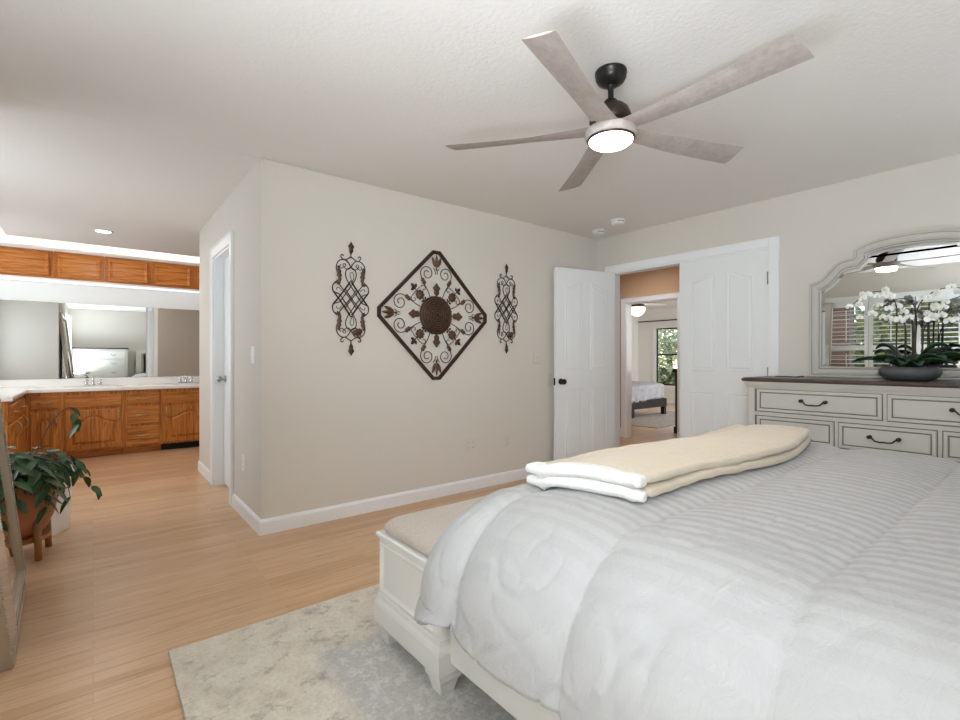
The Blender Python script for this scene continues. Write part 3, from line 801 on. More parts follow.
# arched mirror
dm = thing('dresser_mirror', 'arched greige framed mirror on top of the dresser', 'mirror', (4.262, .76, 1.0025))
half = [(.590,0.0),(.590,.706),(.565,.711),(.540,.719),(.510,.738),(.487,.762),(.465,.790),(.443,.817),(.420,.838),(.390,.852),(.355,.860),(.325,.862),(.316,.872),(.314,.922),(.285,.938),(.235,.957),(.170,.972),(.090,.980),(0,.983)]
outl = [(-a,b) for a,b in half] + [(a,b) for a,b in half[::-1][1:]]
outl = outl[::-1]
outl = [(a,b) for a,b in outl]
Mm = frameM((4.292, .72, 1.0025), (0,-1,0), (0,0,1)) @ Matrix.Rotation(R(-.0), 4, 'X')
p = bmesh.new()
prof = [(0,0),(0,.030),(.004,.035),(.012,.035),(.016,.029),(.024,.029),(.030,.035),(.044,.037),(.056,.030),(.062,.022),(.066,.022),(.070,.028),(.076,.026),(.080,.014)]
def rm(bm): return rel(bm, (4.262, .76, 1.0025))
strip(p, outl, prof, Mm); obj('frame', rm(p), M['cabinet'], dm)
p = bmesh.new(); strip(p, inset(outl, .0625), [(0,.0225),(.0035,.0225)], Mm); obj('glaze_line', rm(p), M['glaze'], dm)
p = bmesh.new(); strip(p, inset(outl, .0165), [(0,.0295),(.003,.0295)], Mm); obj('glaze_line', rm(p), M['glaze'], dm)
p = bmesh.new(); strip(p, inset(outl, .078), [(0,.0115),(.022,.0125)], Mm); obj('bevelled_edge', rm(p), M['mirror'], dm)
p = bmesh.new(); relief(p, inset(outl, .100), [(0,.006),(0,.0126)], Mm); obj('mirror_glass', rm(p), M['mirror'], dm)
p = bmesh.new(); relief(p, inset(outl, .01), [(0,.0005),(0,.006)], Mm, True); obj('backing', rm(p), M['darkwood'], dm)

# orchid in slate bowl
bw = thing('planter_bowl', 'low slate grey bowl holding the white orchids', 'bowl', (4.0, .685, 1.002))
bm = lathe(bmesh.new(), [(0,0),(.09,0),(.112,.006),(.142,.028),(.152,.050),(.149,.068),(.138,.084),(.132,.089),(.127,.086),(.135,.068),(.134,.05),(.1,.02),(0,.016)], 48)
obj('bowl_body', bm, M['bowl'], bw, smooth=True)
bm = lathe(bmesh.new(), [(0,.07),(.06,.072),(.134,.066)], 32); obj('soil', bm, M['soil'], bw, smooth=True)
orc = thing('orchid', 'white moth orchids with dark strap leaves in the slate bowl', 'plant', (4.0, .685, 1.072))
rnd = random.Random(11)
def strap_leaf(ang, L, wd, rise, droop, z0=.0):
    bm = bmesh.new(); n = 12; rows = []
    d = Vector((math.cos(ang), math.sin(ang), 0)); s = Vector((-d.y, d.x, 0))
    for i in range(n+1):
        u = i/n; c = d*(.02+L*u)+Vector((0,0,z0+rise*(.75*math.sin(PI*min(u*.75,1))+.45*u)-droop*u*u*.8))
        ww = 1.3*wd*math.sin(PI*(u*.93+.05))**.6
        rows.append([bm.verts.new(c+s*ww*k+Vector((0,0,abs(k)*ww*.6))) for k in (-1,-.5,0,.5,1)])
    for a, b in zip(rows, rows[1:]):
        for k in range(4): bm.faces.new((a[k], a[k+1], b[k+1], b[k]))
    o = obj('leaf', bm, M['orchidleaf'], orc, smooth=True)
    o.modifiers.new('t', 'SOLIDIFY').thickness = .003
for a, L, wd, r_, dr_, z0 in ((95,.27,.030,.07,.03,.0),(120,.17,.032,.06,.0,.01),(150,.15,.03,.06,.02,.0),(65,.19,.03,.09,.01,.02),(-90,.25,.034,.09,.02,.0),(-60,.20,.034,.09,.0,.02),(-115,.22,.032,.06,.03,.0),(180,.15,.032,.05,.02,.0),(205,.16,.032,.05,.03,.0),(240,.19,.034,.07,.02,.01),(275,.17,.03,.12,.02,.03),(85,.15,.03,.12,.02,.03),(20,.12,.03,.08,0,0),(-20,.12,.03,.08,0,0)):
    strap_leaf(R(a), L, wd, r_, dr_, z0)
def flower_proto():
    bm = bmesh.new()
    for k, (a, L, wd) in enumerate(((90,.030,.013),(210,.030,.012),(330,.030,.012),(0,.036,.024),(180,.036,.024))):
        a = R(a); d = Vector((math.cos(a), math.sin(a), 0)); s = Vector((-d.y, d.x, 0)); rows = []
        for i in range(6):
            u = i/5; ww = wd*math.sin(PI*(u*.86+.07))**.7
            c = d*(.004+L*u)+Vector((0,0,.004*math.sin(u*3)-.006*u*u+(.002 if k > 2 else 0)))
            rows.append([bm.verts.new(c+s*ww*q+Vector((0,0,-abs(q)*.004))) for q in (-1,-.4,.4,1)])
        for r0, r1 in zip(rows, rows[1:]):
            for q in range(3): bm.faces.new((r0[q], r0[q+1], r1[q+1], r1[q]))
    o = obj('flower', bm, M['petal'], smooth=True)
    bm = bmesh.new(); lathe(bm, [(0,.0),(.006,.002),(.007,.008),(.004,.014),(0,.016)], 8); l_ = obj('lip', bm, M['lip'], o, smooth=True)
    return o
fl0 = flower_proto(); first = [True]
def add_flower(p, nrm, sc_, roll):
    if first[0]: f = fl0; first[0] = False
    else: f = dup(fl0)
    f.parent = orc; f.location = p
    q = Vector(nrm).to_track_quat('Z', 'Y'); f.rotation_mode = 'QUATERNION'; f.rotation_quaternion = q @ Matrix.Rotation(roll, 3, 'Z').to_quaternion(); f.scale = (sc_,)*3
# stems: base offset, then arc toward dir (world: +y = left in the picture)
stems = [((.0,.06),[(.0,.06,.0),(.0,.062,.16),(-.005,.058,.30),(-.01,.062,.41),(-.02,.10,.485),(-.03,.16,.505),(-.035,.23,.475),(-.04,.29,.42)], 9),
         ((.02,.02),[(.02,.02,.0),(.02,.02,.15),(.015,.02,.26),(.01,.05,.33),(-.01,.11,.355),(-.02,.17,.36),(-.03,.23,.36)], 5),
         ((-.02,-.03),[(-.02,-.03,.0),(-.02,-.03,.18),(-.02,-.035,.33),(-.02,-.06,.42),(-.025,-.12,.475),(-.03,-.19,.49),(-.03,-.27,.47),(-.03,-.34,.43)], 9),
         ((.01,-.06),[(.01,-.06,.0),(.01,-.06,.14),(.01,-.065,.24),(.0,-.09,.30),(-.01,-.14,.33),(-.02,-.20,.32),(-.02,-.26,.29)], 6),
         ((.03,-.015),[(.03,-.015,.0),(.03,-.015,.2),(.03,-.01,.31),(.025,.02,.38),(.02,.07,.41),(.0,.13,.41)], 6),
         ((.04,-.08),[(.04,-.08,.0),(.04,-.085,.2),(.04,-.09,.34),(.035,-.12,.40),(.03,-.17,.42)], 5)]
def spline(pts, n):
    P = [Vector(p) for p in pts]; P = [P[0]*2-P[1]]+P+[P[-1]*2-P[-2]]; out = []
    for i in range(1, len(P)-2):
        for k in range(n):
            t_ = k/n; a, b, c, d = P[i-1:i+3]
            out.append(.5*((2*b)+(c-a)*t_+(2*a-5*b+4*c-d)*t_*t_+(3*b-a-3*c+d)*t_**3))
    return out+[P[-2]]
for _, pts, nf in stems:
    sp = spline(pts, 6)
    bm = bmesh.new(); tube(bm, sp, .0042, 7, taper=lambda u: 1-.55*u); obj('stem', bm, M['stem'], orc, smooth=True)
    bm = bmesh.new(); tube(bm, [(pts[0][0]+.008, pts[0][1]+.006, 0), (pts[2][0]+.006, pts[2][1]+.004, pts[2][2]+.08)], .003, 6); obj('stake', bm, M['stem'], orc)
    n0 = int(len(sp)*.52)
    for k in range(nf):
        i = n0+int((len(sp)-1-n0)*k/max(1, nf-1)); p = sp[i]
        off = Vector((-.012-rnd.uniform(0,.02), rnd.uniform(-.02,.02), -.012+rnd.uniform(-.02,.018)))
        add_flower(p+off, (-1, rnd.uniform(-.5,.7), rnd.uniform(-.35,.3)), rnd.uniform(.62,.88)*(1-.25*k/nf), rnd.uniform(-.3,.3))

# ================================================================== WALL ART
def spiral(c, r0, r1, a0, turns, n=26):
    return [(c[0]+(r0+(r1-r0)*i/n)*math.cos(a0+turns*2*PI*i/n), c[1]+(r0+(r1-r0)*i/n)*math.sin(a0+turns*2*PI*i/n)) for i in range(n+1)]
def wire(bm, pts, r, M_, n=6, d=.012): tube(bm, [(a,b,d) for a,b in pts], r, n, M_)
def leaf2d(bm, c, ang, L, wd, M_, lob=5, d=.016, bulge=.008):
    n = 16; rows = []; dx, dy = math.cos(ang), math.sin(ang)
    for i in range(n+1):
        u = i/n; ww = wd*math.sin(PI*(u*.94+.04))**.75*(1+.22*math.sin(u*lob*2*PI))
        cx, cy = c[0]+dx*L*u, c[1]+dy*L*u
        rows.append([bm.verts.new(M_ @ Vector((cx-dy*ww*k, cy+dx*ww*k, d+bulge*(1-abs(k))*math.sin(PI*u)))) for k in (-1,-.5,0,.5,1)])
    for a, b in zip(rows, rows[1:]):
        for k in range(4): bm.faces.new((a[k], a[k+1], b[k+1], b[k]))
def rot2(pts, a): c, s = math.cos(a), math.sin(a); return [(x*c-y*s, x*s+y*c) for x, y in pts]
dcx, dcz = 2.195, 1.495
dia = thing('diamond_wall_art', 'large diamond-shaped iron scrollwork panel on the back wall', 'wall art', (dcx, YA, dcz))
Ma = frameM((0,0,0), (1,0,0), (0,0,1))
HD = .527; cut = .036
o8 = [(HD-.0,-cut),(HD,cut),(cut,HD),(-cut,HD),(-HD,cut),(-HD,-cut),(-cut,-HD),(cut,-HD)]
p = bmesh.new(); strip(p, o8, [(0,.002),(0,.022),(.003,.026),(.022,.026),(.026,.020),(.026,.002)], Ma); obj('frame', p, M['rustmetal'], dia)
p = bmesh.new(); lathe(p, [(0,.030),(.02,.034),(.05,.033),(.10,.028),(.135,.020),(.15,.014),(.158,.010),(.150,.004)], 40, Ma); 
med = obj('medallion', p, M['rustmetal'], dia, smooth=True)
p = bmesh.new()
for k in range(7):
    r_ = .022+.02*k; tube(p, [(r_*math.cos(2*PI*i/36), r_*math.sin(2*PI*i/36), .034-.018*(r_/.15)**2+.003*math.sin(i*PI/1.5+k)) for i in range(36)], .0042, 5, Ma, closed=True)
for i in range(24):
    a = 2*PI*i/24; leaf2d(p, (.146*math.cos(a), .146*math.sin(a)), a, .016, .012, Ma, 0, .010, .004)
obj('woven_rings', p, M['copper'], med)
for q in range(4):
    a = q*PI/2
    Mq = Ma @ Matrix.Rotation(a, 4, 'Z')
    p = bmesh.new(); leaf2d(p, (.158,0), 0, .105, .032, Mq, 2.0); obj('acanthus_leaf', p, M['copper'], dia)
    p = bmesh.new()
    leaf2d(p, (.385,0), 0, .11, .014, Mq, 0, .018); leaf2d(p, (.39,.012), R(20), .09, .015, Mq, 0); leaf2d(p, (.39,-.012), R(-20), .09, .015, Mq, 0); leaf2d(p, (.39,0), R(180), .03, .010, Mq, 0)
    obj('bud', p, M['copper'], dia)
    for s in (-1, 1):
        p = bmesh.new()
        # stem from medallion sweeping out, then scrolling back inward
        st = [(.145,s*.06),(.20,s*.085),(.26,s*.125),(.315,s*.150)]
        cx, cy = .335, .088
        sc2 = [(cx+(.064-.048*i/30)*math.cos(s*0+PI*.62-2*PI*1.45*i/30), s*(cy+(.064-.048*i/30)*math.sin(PI*.62-2*PI*1.45*i/30))) for i in range(31)]
        wire(p, [tuple(v) for v in [(x.x, x.y) for x in spline([(a_,b_,0) for a_,b_ in st[:3]], 5)]]+sc2, .0036, Mq)
        obj('scroll', p, M['rustmetal'], dia)
        p = bmesh.new(); leaf2d(p, (.245,s*.108), math.atan2(s*.6, .8), .06, .020, Mq, 1.5); obj('scroll_leaf', p, M['copper'], dia)
        p = bmesh.new(); wire(p, [(.385,s*.03),(.36,s*.012),(.335,s*.008),(.40,0)][:3], .003, Mq); obj('bud_wire', p, M['rustmetal'], dia)
    Md = Ma @ Matrix.Rotation(a+PI/4, 4, 'Z')
    p = bmesh.new(); lathe(p, [(0,.030),(.018,.028),(.030,.020),(.034,.012)], 14, Md @ Matrix.Translation((.222,0,0)))
    for i in range(8): leaf2d(p, (.222+.024*math.cos(i*PI/4), .024*math.sin(i*PI/4)), i*PI/4, .018, .012, Md, 0)
    obj('rosette', p, M['copper'], dia, smooth=True)
    p = bmesh.new(); wire(p, [(.155,0),(.30,0)], .004, Md)
    leaf2d(p, (.285,0), 0, .055, .016, Md, 0); leaf2d(p, (.29,.006), R(60), .035, .011, Md, 0); leaf2d(p, (.29,-.006), R(-60), .035, .011, Md, 0)
    leaf2d(p, (.165,.006), R(70), .025, .009, Md, 0); leaf2d(p, (.165,-.006), R(-70), .025, .009, Md, 0)
    obj('fleur', p, M['rustmetal'], dia)
    for s in (-1, 1):
        p = bmesh.new(); wire(p, [(.262,0),(.268,s*.03),(.262,s*.058)]+[(x,s*y) for x,y in spiral((.235,.062), .028, .006, .1, .8, 18)], .003, Md); obj('curl', p, M['rustmetal'], dia)

def side_panel(label, loc, wd=.137, hh=.412):
    t = thing('scroll_wall_art', label, 'wall art', loc, 0, 'narrow iron scroll panels flanking the diamond')
    W = wd; 
    def S(pts): return [(x.x, x.y) for x in spline([(a*W, b*hh, 0) for a, b in pts], 6)]
    for sv in (1, -1):
        Mv = Ma @ Matrix.Scale(sv, 4, (0,1,0)) if sv < 0 else Ma
        # finial
        p = bmesh.new(); wire(p, [(0,.72*hh),(0,.86*hh)], .004, Mv)
        leaf2d(p, (0,.80*hh), PI/2, .20*hh, .020, Mv, 2); lathe(p, [(0,-.01),(.007,-.004),(.007,.004),(0,.01)], 8, Mv @ Matrix.Translation((0,.80*hh,.012)))
        obj('finial', p, M['rustmetal'], t)
        # teardrop loop in the middle that crosses and runs on into the lattice
        p = bmesh.new()
        wire(p, S([(-.92,-.10),(-.62,-.06),(-.30,.08),(0,.22),(.22,.33),(.30,.43),(.22,.51),(0,.545),(-.22,.51),(-.30,.43),(-.22,.33),(0,.22),(.30,.08),(.62,-.06),(.92,-.10)]), .0036, Mv)
        wire(p, S([(.02,.27),(.12,.33),(.16,.42),(.05,.47),(-.05,.43),(0,.36),(.08,.31)]), .0022, Mv)
        obj('teardrop', p, M['rustmetal'], t)
        for s in (-1, 1):
            p = bmesh.new()
            # neck and curl
            wire(p, S([(0,.74),(s*.18,.70),(s*.34,.672),(s*.48,.69),(s*.56,.735),(s*.48,.76),(s*.40,.735)]), .0036, Mv)
            # heart lobe
            wire(p, S([(0,.545),(s*.10,.61),(s*.26,.665),(s*.50,.672),(s*.72,.62),(s*.80,.53),(s*.74,.44),(s*.62,.36)]), .0036, Mv)
            wire(p, S([(s*.05,.53),(s*.2,.51),(s*.36,.54),(s*.44,.585),(s*.36,.605),(s*.28,.585),(s*.36,.55),(s*.52,.52),(s*.62,.55),(s*.55,.585)]), .0026, Mv)
            obj('scroll', p, M['rustmetal'], t)
            p = bmesh.new(); leaf2d(p, (s*.70*W,.56*hh), R(-90-s*6), .30*hh, .017, Mv, 4); leaf2d(p, (s*.60*W,.30*hh), R(-90+s*40), .09*hh, .012, Mv, 1); obj('acanthus_leaf', p, M['copper'], t)
    # lattice with rounded side loops
    p = bmesh.new()
    for s in (-1, 1):
        for v in (-1, 1):
            wire(p, S([(s*-.62,v*.30),(s*-.30,v*.16),(0,v*.02),(s*.35,v*-.12),(s*.62,v*-.23),(s*.80,v*-.265),(s*.98,v*-.22),(s*1.0,v*-.13),(s*.86,v*-.06),(s*.55,v*.07),(s*.25,v*.21),(0,v*.32)][1:]), .0036, Ma)
            wire(p, S([(s*.62,v*.31),(s*.80,v*.285),(s*.98,v*.22),(s*.98,v*.13),(s*.80,v*.05),(s*.40,v*-.12),(s*.05,v*-.28)]), .0036, Ma)
            wire(p, S([(s*.50,v*.13),(s*.62,v*.17),(s*.76,v*.18),(s*.78,v*.14)]), .0024, Ma)
    obj('lattice', p, M['rustmetal'], t)
    p = bmesh.new(); leaf2d(p, (.10*W,-.60*hh), R(10), .075, .030, Ma, 3); obj('vine_leaf', p, M['copper'], t)
    return t
side_panel('narrow iron scroll panel on the back wall, next to the outer wall corner', (1.457, YA, 1.573))
side_panel('narrow iron scroll panel on the back wall, next to the open door', (2.963, YA, 1.598))

# wall plates
def plate(name, label, cat, Mf, w=.072, h=.115, kind='outlet', m=None, n=1):
    t = thing(name, label, cat, Mf.translation)
    Ml = Mf.copy(); Ml.translation = (0,0,0)
    m = m or M['plate']
    p = bmesh.new(); relief(p, [(-w/2,-h/2),(w/2,-h/2),(w/2,h/2),(-w/2,h/2)], [(0,0),(0,.003),(.004,.006)], Ml); obj('cover_plate', p, m, t)
    for k in range(n):
        x = (k-(n-1)/2)*.046
        if kind == 'outlet':
            for z in (.021, -.021):
                p = bmesh.new(); prism(p, [(x+.016*math.cos(i*PI/8), z+.0135*math.sin(i*PI/8)) for i in range(16)], .0055, .0085, Ml); s_ = obj('socket', p, m, t)
                p = bmesh.new()
                for q in (-.006, .006): box(p, x+q-.001, x+q+.001, z-.003, z+.005, .008, .0088, Ml)
                obj('slot', p, M['slot'], s_)
        elif kind == 'switch':
            p = bmesh.new(); box(p, x-.016, x+.016, -.033, .033, .0055, .008, Ml); box(p, x-.005, x+.005, -.004, .012, .008, .016, Ml); obj('toggle', p, m, t, bevel=.001)
    return t
plate('light_switch', 'double light switch plate on the back wall beside the open door', 'switch', MY(3.385, YA, 1.148), .115, .115, 'switch', None, 2)
plate('wall_outlet', 'double-gang wall outlet low under the diamond art', 'outlet', MY(2.553, YA, .392), .115, .115, 'outlet', None, 2)
plate('wall_outlet', 'single wall outlet low on the back wall nearer the open door', 'outlet', MY(2.995, YA, .382))
p = bmesh.new(); relief(p, [(-.05,-.055),(.05,-.055),(.05,.055),(-.05,.055)], [(0,0),(0,.003),(.004,.005)], MY(0,0)); bp_ = tag(obj('wall_bumper', p, M['plate']), 'small square door bumper plate beside the open door knob', 'plate'); bp_.location = (3.565, YA, .93)
plate('light_switch', 'single light switch on the cool grey side wall', 'switch', MX(XC, 3.535, 1.165), kind='switch', m=M['plate_white'])
plate('wall_outlet', 'single outlet low on the cool grey side wall', 'outlet', MX(XC, 3.79, .385), m=M['plate_white'])

# ================================================================== CEILING
def detector(label, loc, r):
    t = thing('smoke_detector', label, 'smoke detector', loc)
    obj('base_ring', lathe(bmesh.new(), [(0,0),(r,0),(r,-.010),(r*.96,-.013),(0,-.013)], 36), M['plate_white'], t, smooth=True)
    obj('dome', lathe(bmesh.new(), [(r*.92,-.012),(r*.92,-.028),(r*.80,-.040),(r*.5,-.044),(0,-.045)], 36), M['plate_white'], t, smooth=True)
    bm = bmesh.new()
    for k in range(3): box(bm, -.03+.022*k, -.03+.022*k+.016, -r*.93, -r*.90, -.026, -.018, Matrix.Rotation(R(-28), 4, 'Z'))
    obj('vent_slot', bm, M['slot'], t)
    return t
detector('round white smoke detector on the ceiling in the room corner', (4.00, 3.075, H), .062)
detector('round white smoke detector on the ceiling nearer the fan', (3.84, 2.73, H), .066)

FX, FY = 1.832, 1.340
fan = thing('ceiling_fan', 'five-blade driftwood ceiling fan with a lit round light', 'ceiling fan', (FX, FY, H))
obj('canopy', lathe(bmesh.new(), [(0,0),(.070,0),(.071,-.012),(.066,-.016),(.068,-.030),(.058,-.048),(.034,-.062),(.026,-.066),(0,-.066)], 36), M['black'], fan, smooth=True)
obj('downrod', lathe(bmesh.new(), [(0,-.06),(.022,-.064),(.022,-.072),(.0125,-.076),(.0125,-.14),(0,-.14)], 20), M['black'], fan, smooth=True)
obj('motor_housing', lathe(bmesh.new(), [(0,-.13),(.026,-.13),(.030,-.136),(.032,-.150),(.060,-.158),(.078,-.175),(.096,-.222),(.090,-.240),(.06,-.258),(0,-.262)], 36), M['bronze'], fan, smooth=True)
obj('hub', lathe(bmesh.new(), [(0,-.245),(.055,-.245),(.10,-.258),(.114,-.268),(.117,-.285),(.111,-.300),(.104,-.306),(0,-.306)], 40), M['blade'], fan, smooth=True)
obj('light_ring', lathe(bmesh.new(), [(.094,-.300),(.105,-.303),(.107,-.309),(.099,-.313),(.092,-.310)], 40), M['bronze'], fan, smooth=True)
dif = obj('light_diffuser', lathe(bmesh.new(), [(.098,-.306),(.096,-.318),(.083,-.329),(.045,-.336),(0,-.338)], 36), M['fanlight'], fan, smooth=True)
obj('pull_stub', BX(-.128, -.120, -.010, .010, -.27, -.235), M['bronze'], fan)
for k in range(5):
    a = R(55+72*k)
    bm = bmesh.new(); rows = []; n = 22
    for i in range(n+1):
        u = i/n; r_ = .050+.705*u
        tw = R(-13)*min(1, u*2.2)
        lead = .050+.018*u+.012*(1-u)**6; trail = -(.040+.030*u+.014*(1-u)**6)
        z = -.262-.006*math.sin(PI*u)
        ring_ = []
        tip = (.018 if i == n else 0)
        for v, dz in ((lead,.0),(lead*.5,.004),(0,.005),(trail*.5,.004),(trail,0),(trail*.5,-.004),(0,-.005),(lead*.5,-.004)):
            rr = r_ + (.022*(v-trail)/(lead-trail) - .006 if i == n else (.022*(v-trail)/(lead-trail)*u**6))
            ring_.append((rr, v*math.cos(tw), z+dz+v*math.sin(tw)))
        rows.append(ring_)
    loft(bm, rows, Matrix.Rotation(a, 4, 'Z'))
    obj('blade', bm, M['blade'], fan, smooth=False, bevel=.0)
light('fan_lamp', 'AREA', (FX, FY, H-.345), 5, (1,.94,.86), shape='DISK', size=.17)

rc = thing('downlight', 'round lit recessed downlight in the bath ceiling', 'ceiling light', (.082, 6.24, H-.0012))
obj('trim_ring', lathe(bmesh.new(), [(.060,0),(.085,0),(.085,-.005),(.072,-.009),(.062,-.004)], 36), M['plate_white'], rc, smooth=True)
obj('lens', lathe(bmesh.new(), [(.064,-.003),(.04,-.006),(0,-.007)], 30), M['can'], rc, smooth=True)
light('downlight_lamp', 'AREA', (.082, 6.24, H-.02), 8, (1,.95,.88), shape='DISK', size=.12)

# ================================================================== BATH VANITY
VF = 7.12; CT = .765; KZ = .085
def wood_panel(bm, Mf, a0, a1, z0, z1, rise, st=.055, rl=.055, shape='cath'):
    """framed door with a raised arched panel, all in one relief"""
    poly = arch_rect(a0+st, a1-st, z0+rl, z1-rl, rise, 16, shape)
    framed(bm, a0, a1, z0, z1, poly, Mf, [(.003,.004),(.014,.004),(.034,.0185)])
def bar_pull(parent, Mf, a, z, vert, L=.11, m=None):
    bm = bmesh.new()
    d = (0,1) if vert else (1,0)
    pts = [(a+d[0]*s*L/2, z+d[1]*s*L/2, q) for s, q in ((-1,.018),(-.85,.03),(-.5,.042),(0,.046),(.5,.042),(.85,.03),(1,.018))]
    tube(bm, pts, .0062, 8, Mf)
    for s in (-1, 1): lathe(bm, [(0,.018),(.012,.018),(.011,.022),(.006,.026),(0,.026)], 10, Mf @ Matrix.Translation((a+d[0]*s*L/2, z+d[1]*s*L/2, 0)))
    return obj('pull', bm, m or M['brass'], parent, smooth=True)
def vanity_unit(label, Mf, a0, a1, kind, depth, hm, group='oak vanity base cabinets', pull_side=1):
    o = Mf @ Vector(((a0+a1)/2, 0, -depth/2))
    t = thing('vanity_cabinet', label, 'cabinet', o, 0, group)
    def rr(bm): bmesh.ops.translate(bm, verts=bm.verts, vec=-o); return bm
    b = bmesh.new(); box(b, a0, a1, KZ, CT, -depth, 0, Mf); obj('face_frame', rr(b), M['oak_v'], t)
    b = bmesh.new(); box(b, a0, a1, 0, KZ, -depth, -.07, Mf); obj('toe_kick', rr(b), M['darkwood'] if kind == 'vent' else M['oak_x'], t)
    if kind == 'vent':
        b = bmesh.new()
        for i in range(int((a1-a0-.08)/.012)): box(b, a0+.04+i*.012, a0+.044+i*.012, .015, .07, -.07, -.066, Mf)
        obj('vent_grille', rr(b), M['black'], t)
    g = .024
    def fin(part, h):
        part.data.transform(Matrix.Translation(-o)) if False else None
    if kind in ('drawer_door', 'sink', 'vent'):
        b = bmesh.new(); relief(b, [(a0+g,.585),(a1-g,.585),(a1-g,.728),(a0+g,.728)], [(0,0),(0,.012),(.006,.018)], Mf)
        d = obj('drawer' if kind == 'drawer_door' else 'false_front', rr(b), hm, t)
        if kind == 'drawer_door':
            p = bar_pull(d, Mf, (a0+a1)/2, .655, False); p.data.transform(Matrix.Translation(-o))
        b = bmesh.new(); wood_panel(b, Mf, a0+g, a1-g, .105, .552, .075 if a1-a0 > .4 else .06, shape='cath' if a1-a0 > .4 else 'sin')
        d = obj('door', rr(b), M['oak_v'], t)
        p = bar_pull(d, Mf, (a1-g-.026) if pull_side > 0 else (a0+g+.026), .47, True); p.data.transform(Matrix.Translation(-o))
    else:
        for z0, z1 in ((.595,.728),(.355,.565),(.105,.325)):
            b = bmesh.new(); relief(b, [(a0+g,z0),(a1-g,z0),(a1-g,z1),(a0+g,z1)], [(0,0),(0,.012),(.006,.018)], Mf)
            d = obj('drawer', rr(b), hm, t); p = bar_pull(d, Mf, (a0+a1)/2, (z0+z1)/2, False); p.data.transform(Matrix.Translation(-o))
    return t
MV = MY(0, VF)
vanity_unit('narrow oak cabinet with drawer over arched door, in the vanity corner', MV, -.556, -.272, 'drawer_door', .58, M['oak_x'])
vanity_unit('wide oak sink cabinet with arched door under the faucet beside the vanity corner', MV, -.270, .288, 'sink', .58, M['oak_x'])
vanity_unit('oak cabinet of three stacked drawers between the two sinks', MV, .290, .660, 'drawers', .58, M['oak_x'])
vanity_unit('oak sink cabinet with a dark floor vent, beside the grey wall', MV, .662, 1.24, 'vent', .58, M['oak_x'], pull_side=-1)
vanity_unit('oak drawer cabinet at the far end of the vanity, behind the grey wall', MV, 1.242, 1.66, 'drawers', .58, M['oak_x'])
RX = -.582
MR = frameM((RX, 0, 0), (0,1,0), (0,0,1))      # facing +X, a = +y
vanity_unit('oak cabinet on the short side of the vanity, next to the corner', MR, 6.46, 7.04, 'drawer_door', .80, M['oak_y'], 'oak vanity base cabinets on the short side')
vanity_unit('oak cabinet on the short side of the vanity, behind the potted plant', MR, 5.86, 6.458, 'drawer_door', .80, M['oak_y'], 'oak vanity base cabinets on the short side')
tag(obj('corner_filler', boxes((RX-.03, -.557, VF-.001, VF+.3, 0, CT), (RX-.1, RX-.0005, 7.042, VF-.002, 0, CT)), M['oak_v']), 'oak corner post where the two vanity runs meet', 'cabinet', kind='structure')
top = thing('vanity_countertop', 'cream cultured marble countertop with backsplash along the L-shaped vanity', 'countertop', (0, 7.4, CT))
ov = .035
poly = [(-1.415,5.83),(RX+ov,5.83),(RX+ov,VF-ov),(1.70,VF-ov),(1.70,7.715),(-1.415,7.715)]
bm = bmesh.new(); loft(bm, [[(x,y-7.4,z) for x,y in (inset(poly, t_) if t_ else poly)] for t_, z in ((.008,.001),(.0,.007),(0,.038),(.006,.046),(.02,.048))])
obj('top_slab', bm, M['counter'], top)
obj('backsplash', boxes((-1.395, 1.70, 7.695-7.4, 7.717-7.4, .047, .132), (-1.417, -1.395, 5.83-7.4, 7.695-7.4, .047, .132)), M['counter'], top, bevel=.004)
for cx in (0.0, .98):
    bm = bmesh.new(); lathe(bm, [(.225,.0485),(.215,.052),(.2,.050)], 40, Matrix.Translation((cx, 7.40-7.4, 0)), sx=1, sy=.8)
    obj('basin_rim', bm, M['counter'], top, smooth=True)
def faucet(label, x, group=None):
    t = thing('faucet', label, 'faucet', (x, 7.60, CT+.048))
    bm = bmesh.new(); box(bm, -.085, .085, -.025, .025, 0, .012); obj('base_plate', bm, M['chrome'], t, bevel=.006)
    bm = bmesh.new(); tube(bm, spline([(0,0,.01),(0,0,.06),(0,-.03,.092),(0,-.085,.088),(0,-.115,.062)], 5), .012, 12, taper=lambda u: 1.2-.35*u); obj('spout', bm, M['chrome'], t, smooth=True)
    for s in (-1, 1):
        bm = bmesh.new(); lathe(bm, [(0,.01),(.022,.012),(.018,.03),(.012,.042),(.020,.052),(.024,.066),(.017,.078),(0,.08)], 16, Matrix.Translation((s*.065,0,0))); obj('handle', bm, M['chrome'], t, smooth=True)
faucet('chrome two-handle faucet on the vanity counter beside the vanity corner', 0.0)
faucet('chrome two-handle faucet on the vanity counter beside the grey wall', .98)
vm = tag(obj('vanity_mirror', BX(-1.41, 2.36, 7.709, 7.7195, .900, 1.812), M['mirror']), 'wide frameless wall mirror above the vanity counter', 'mirror')

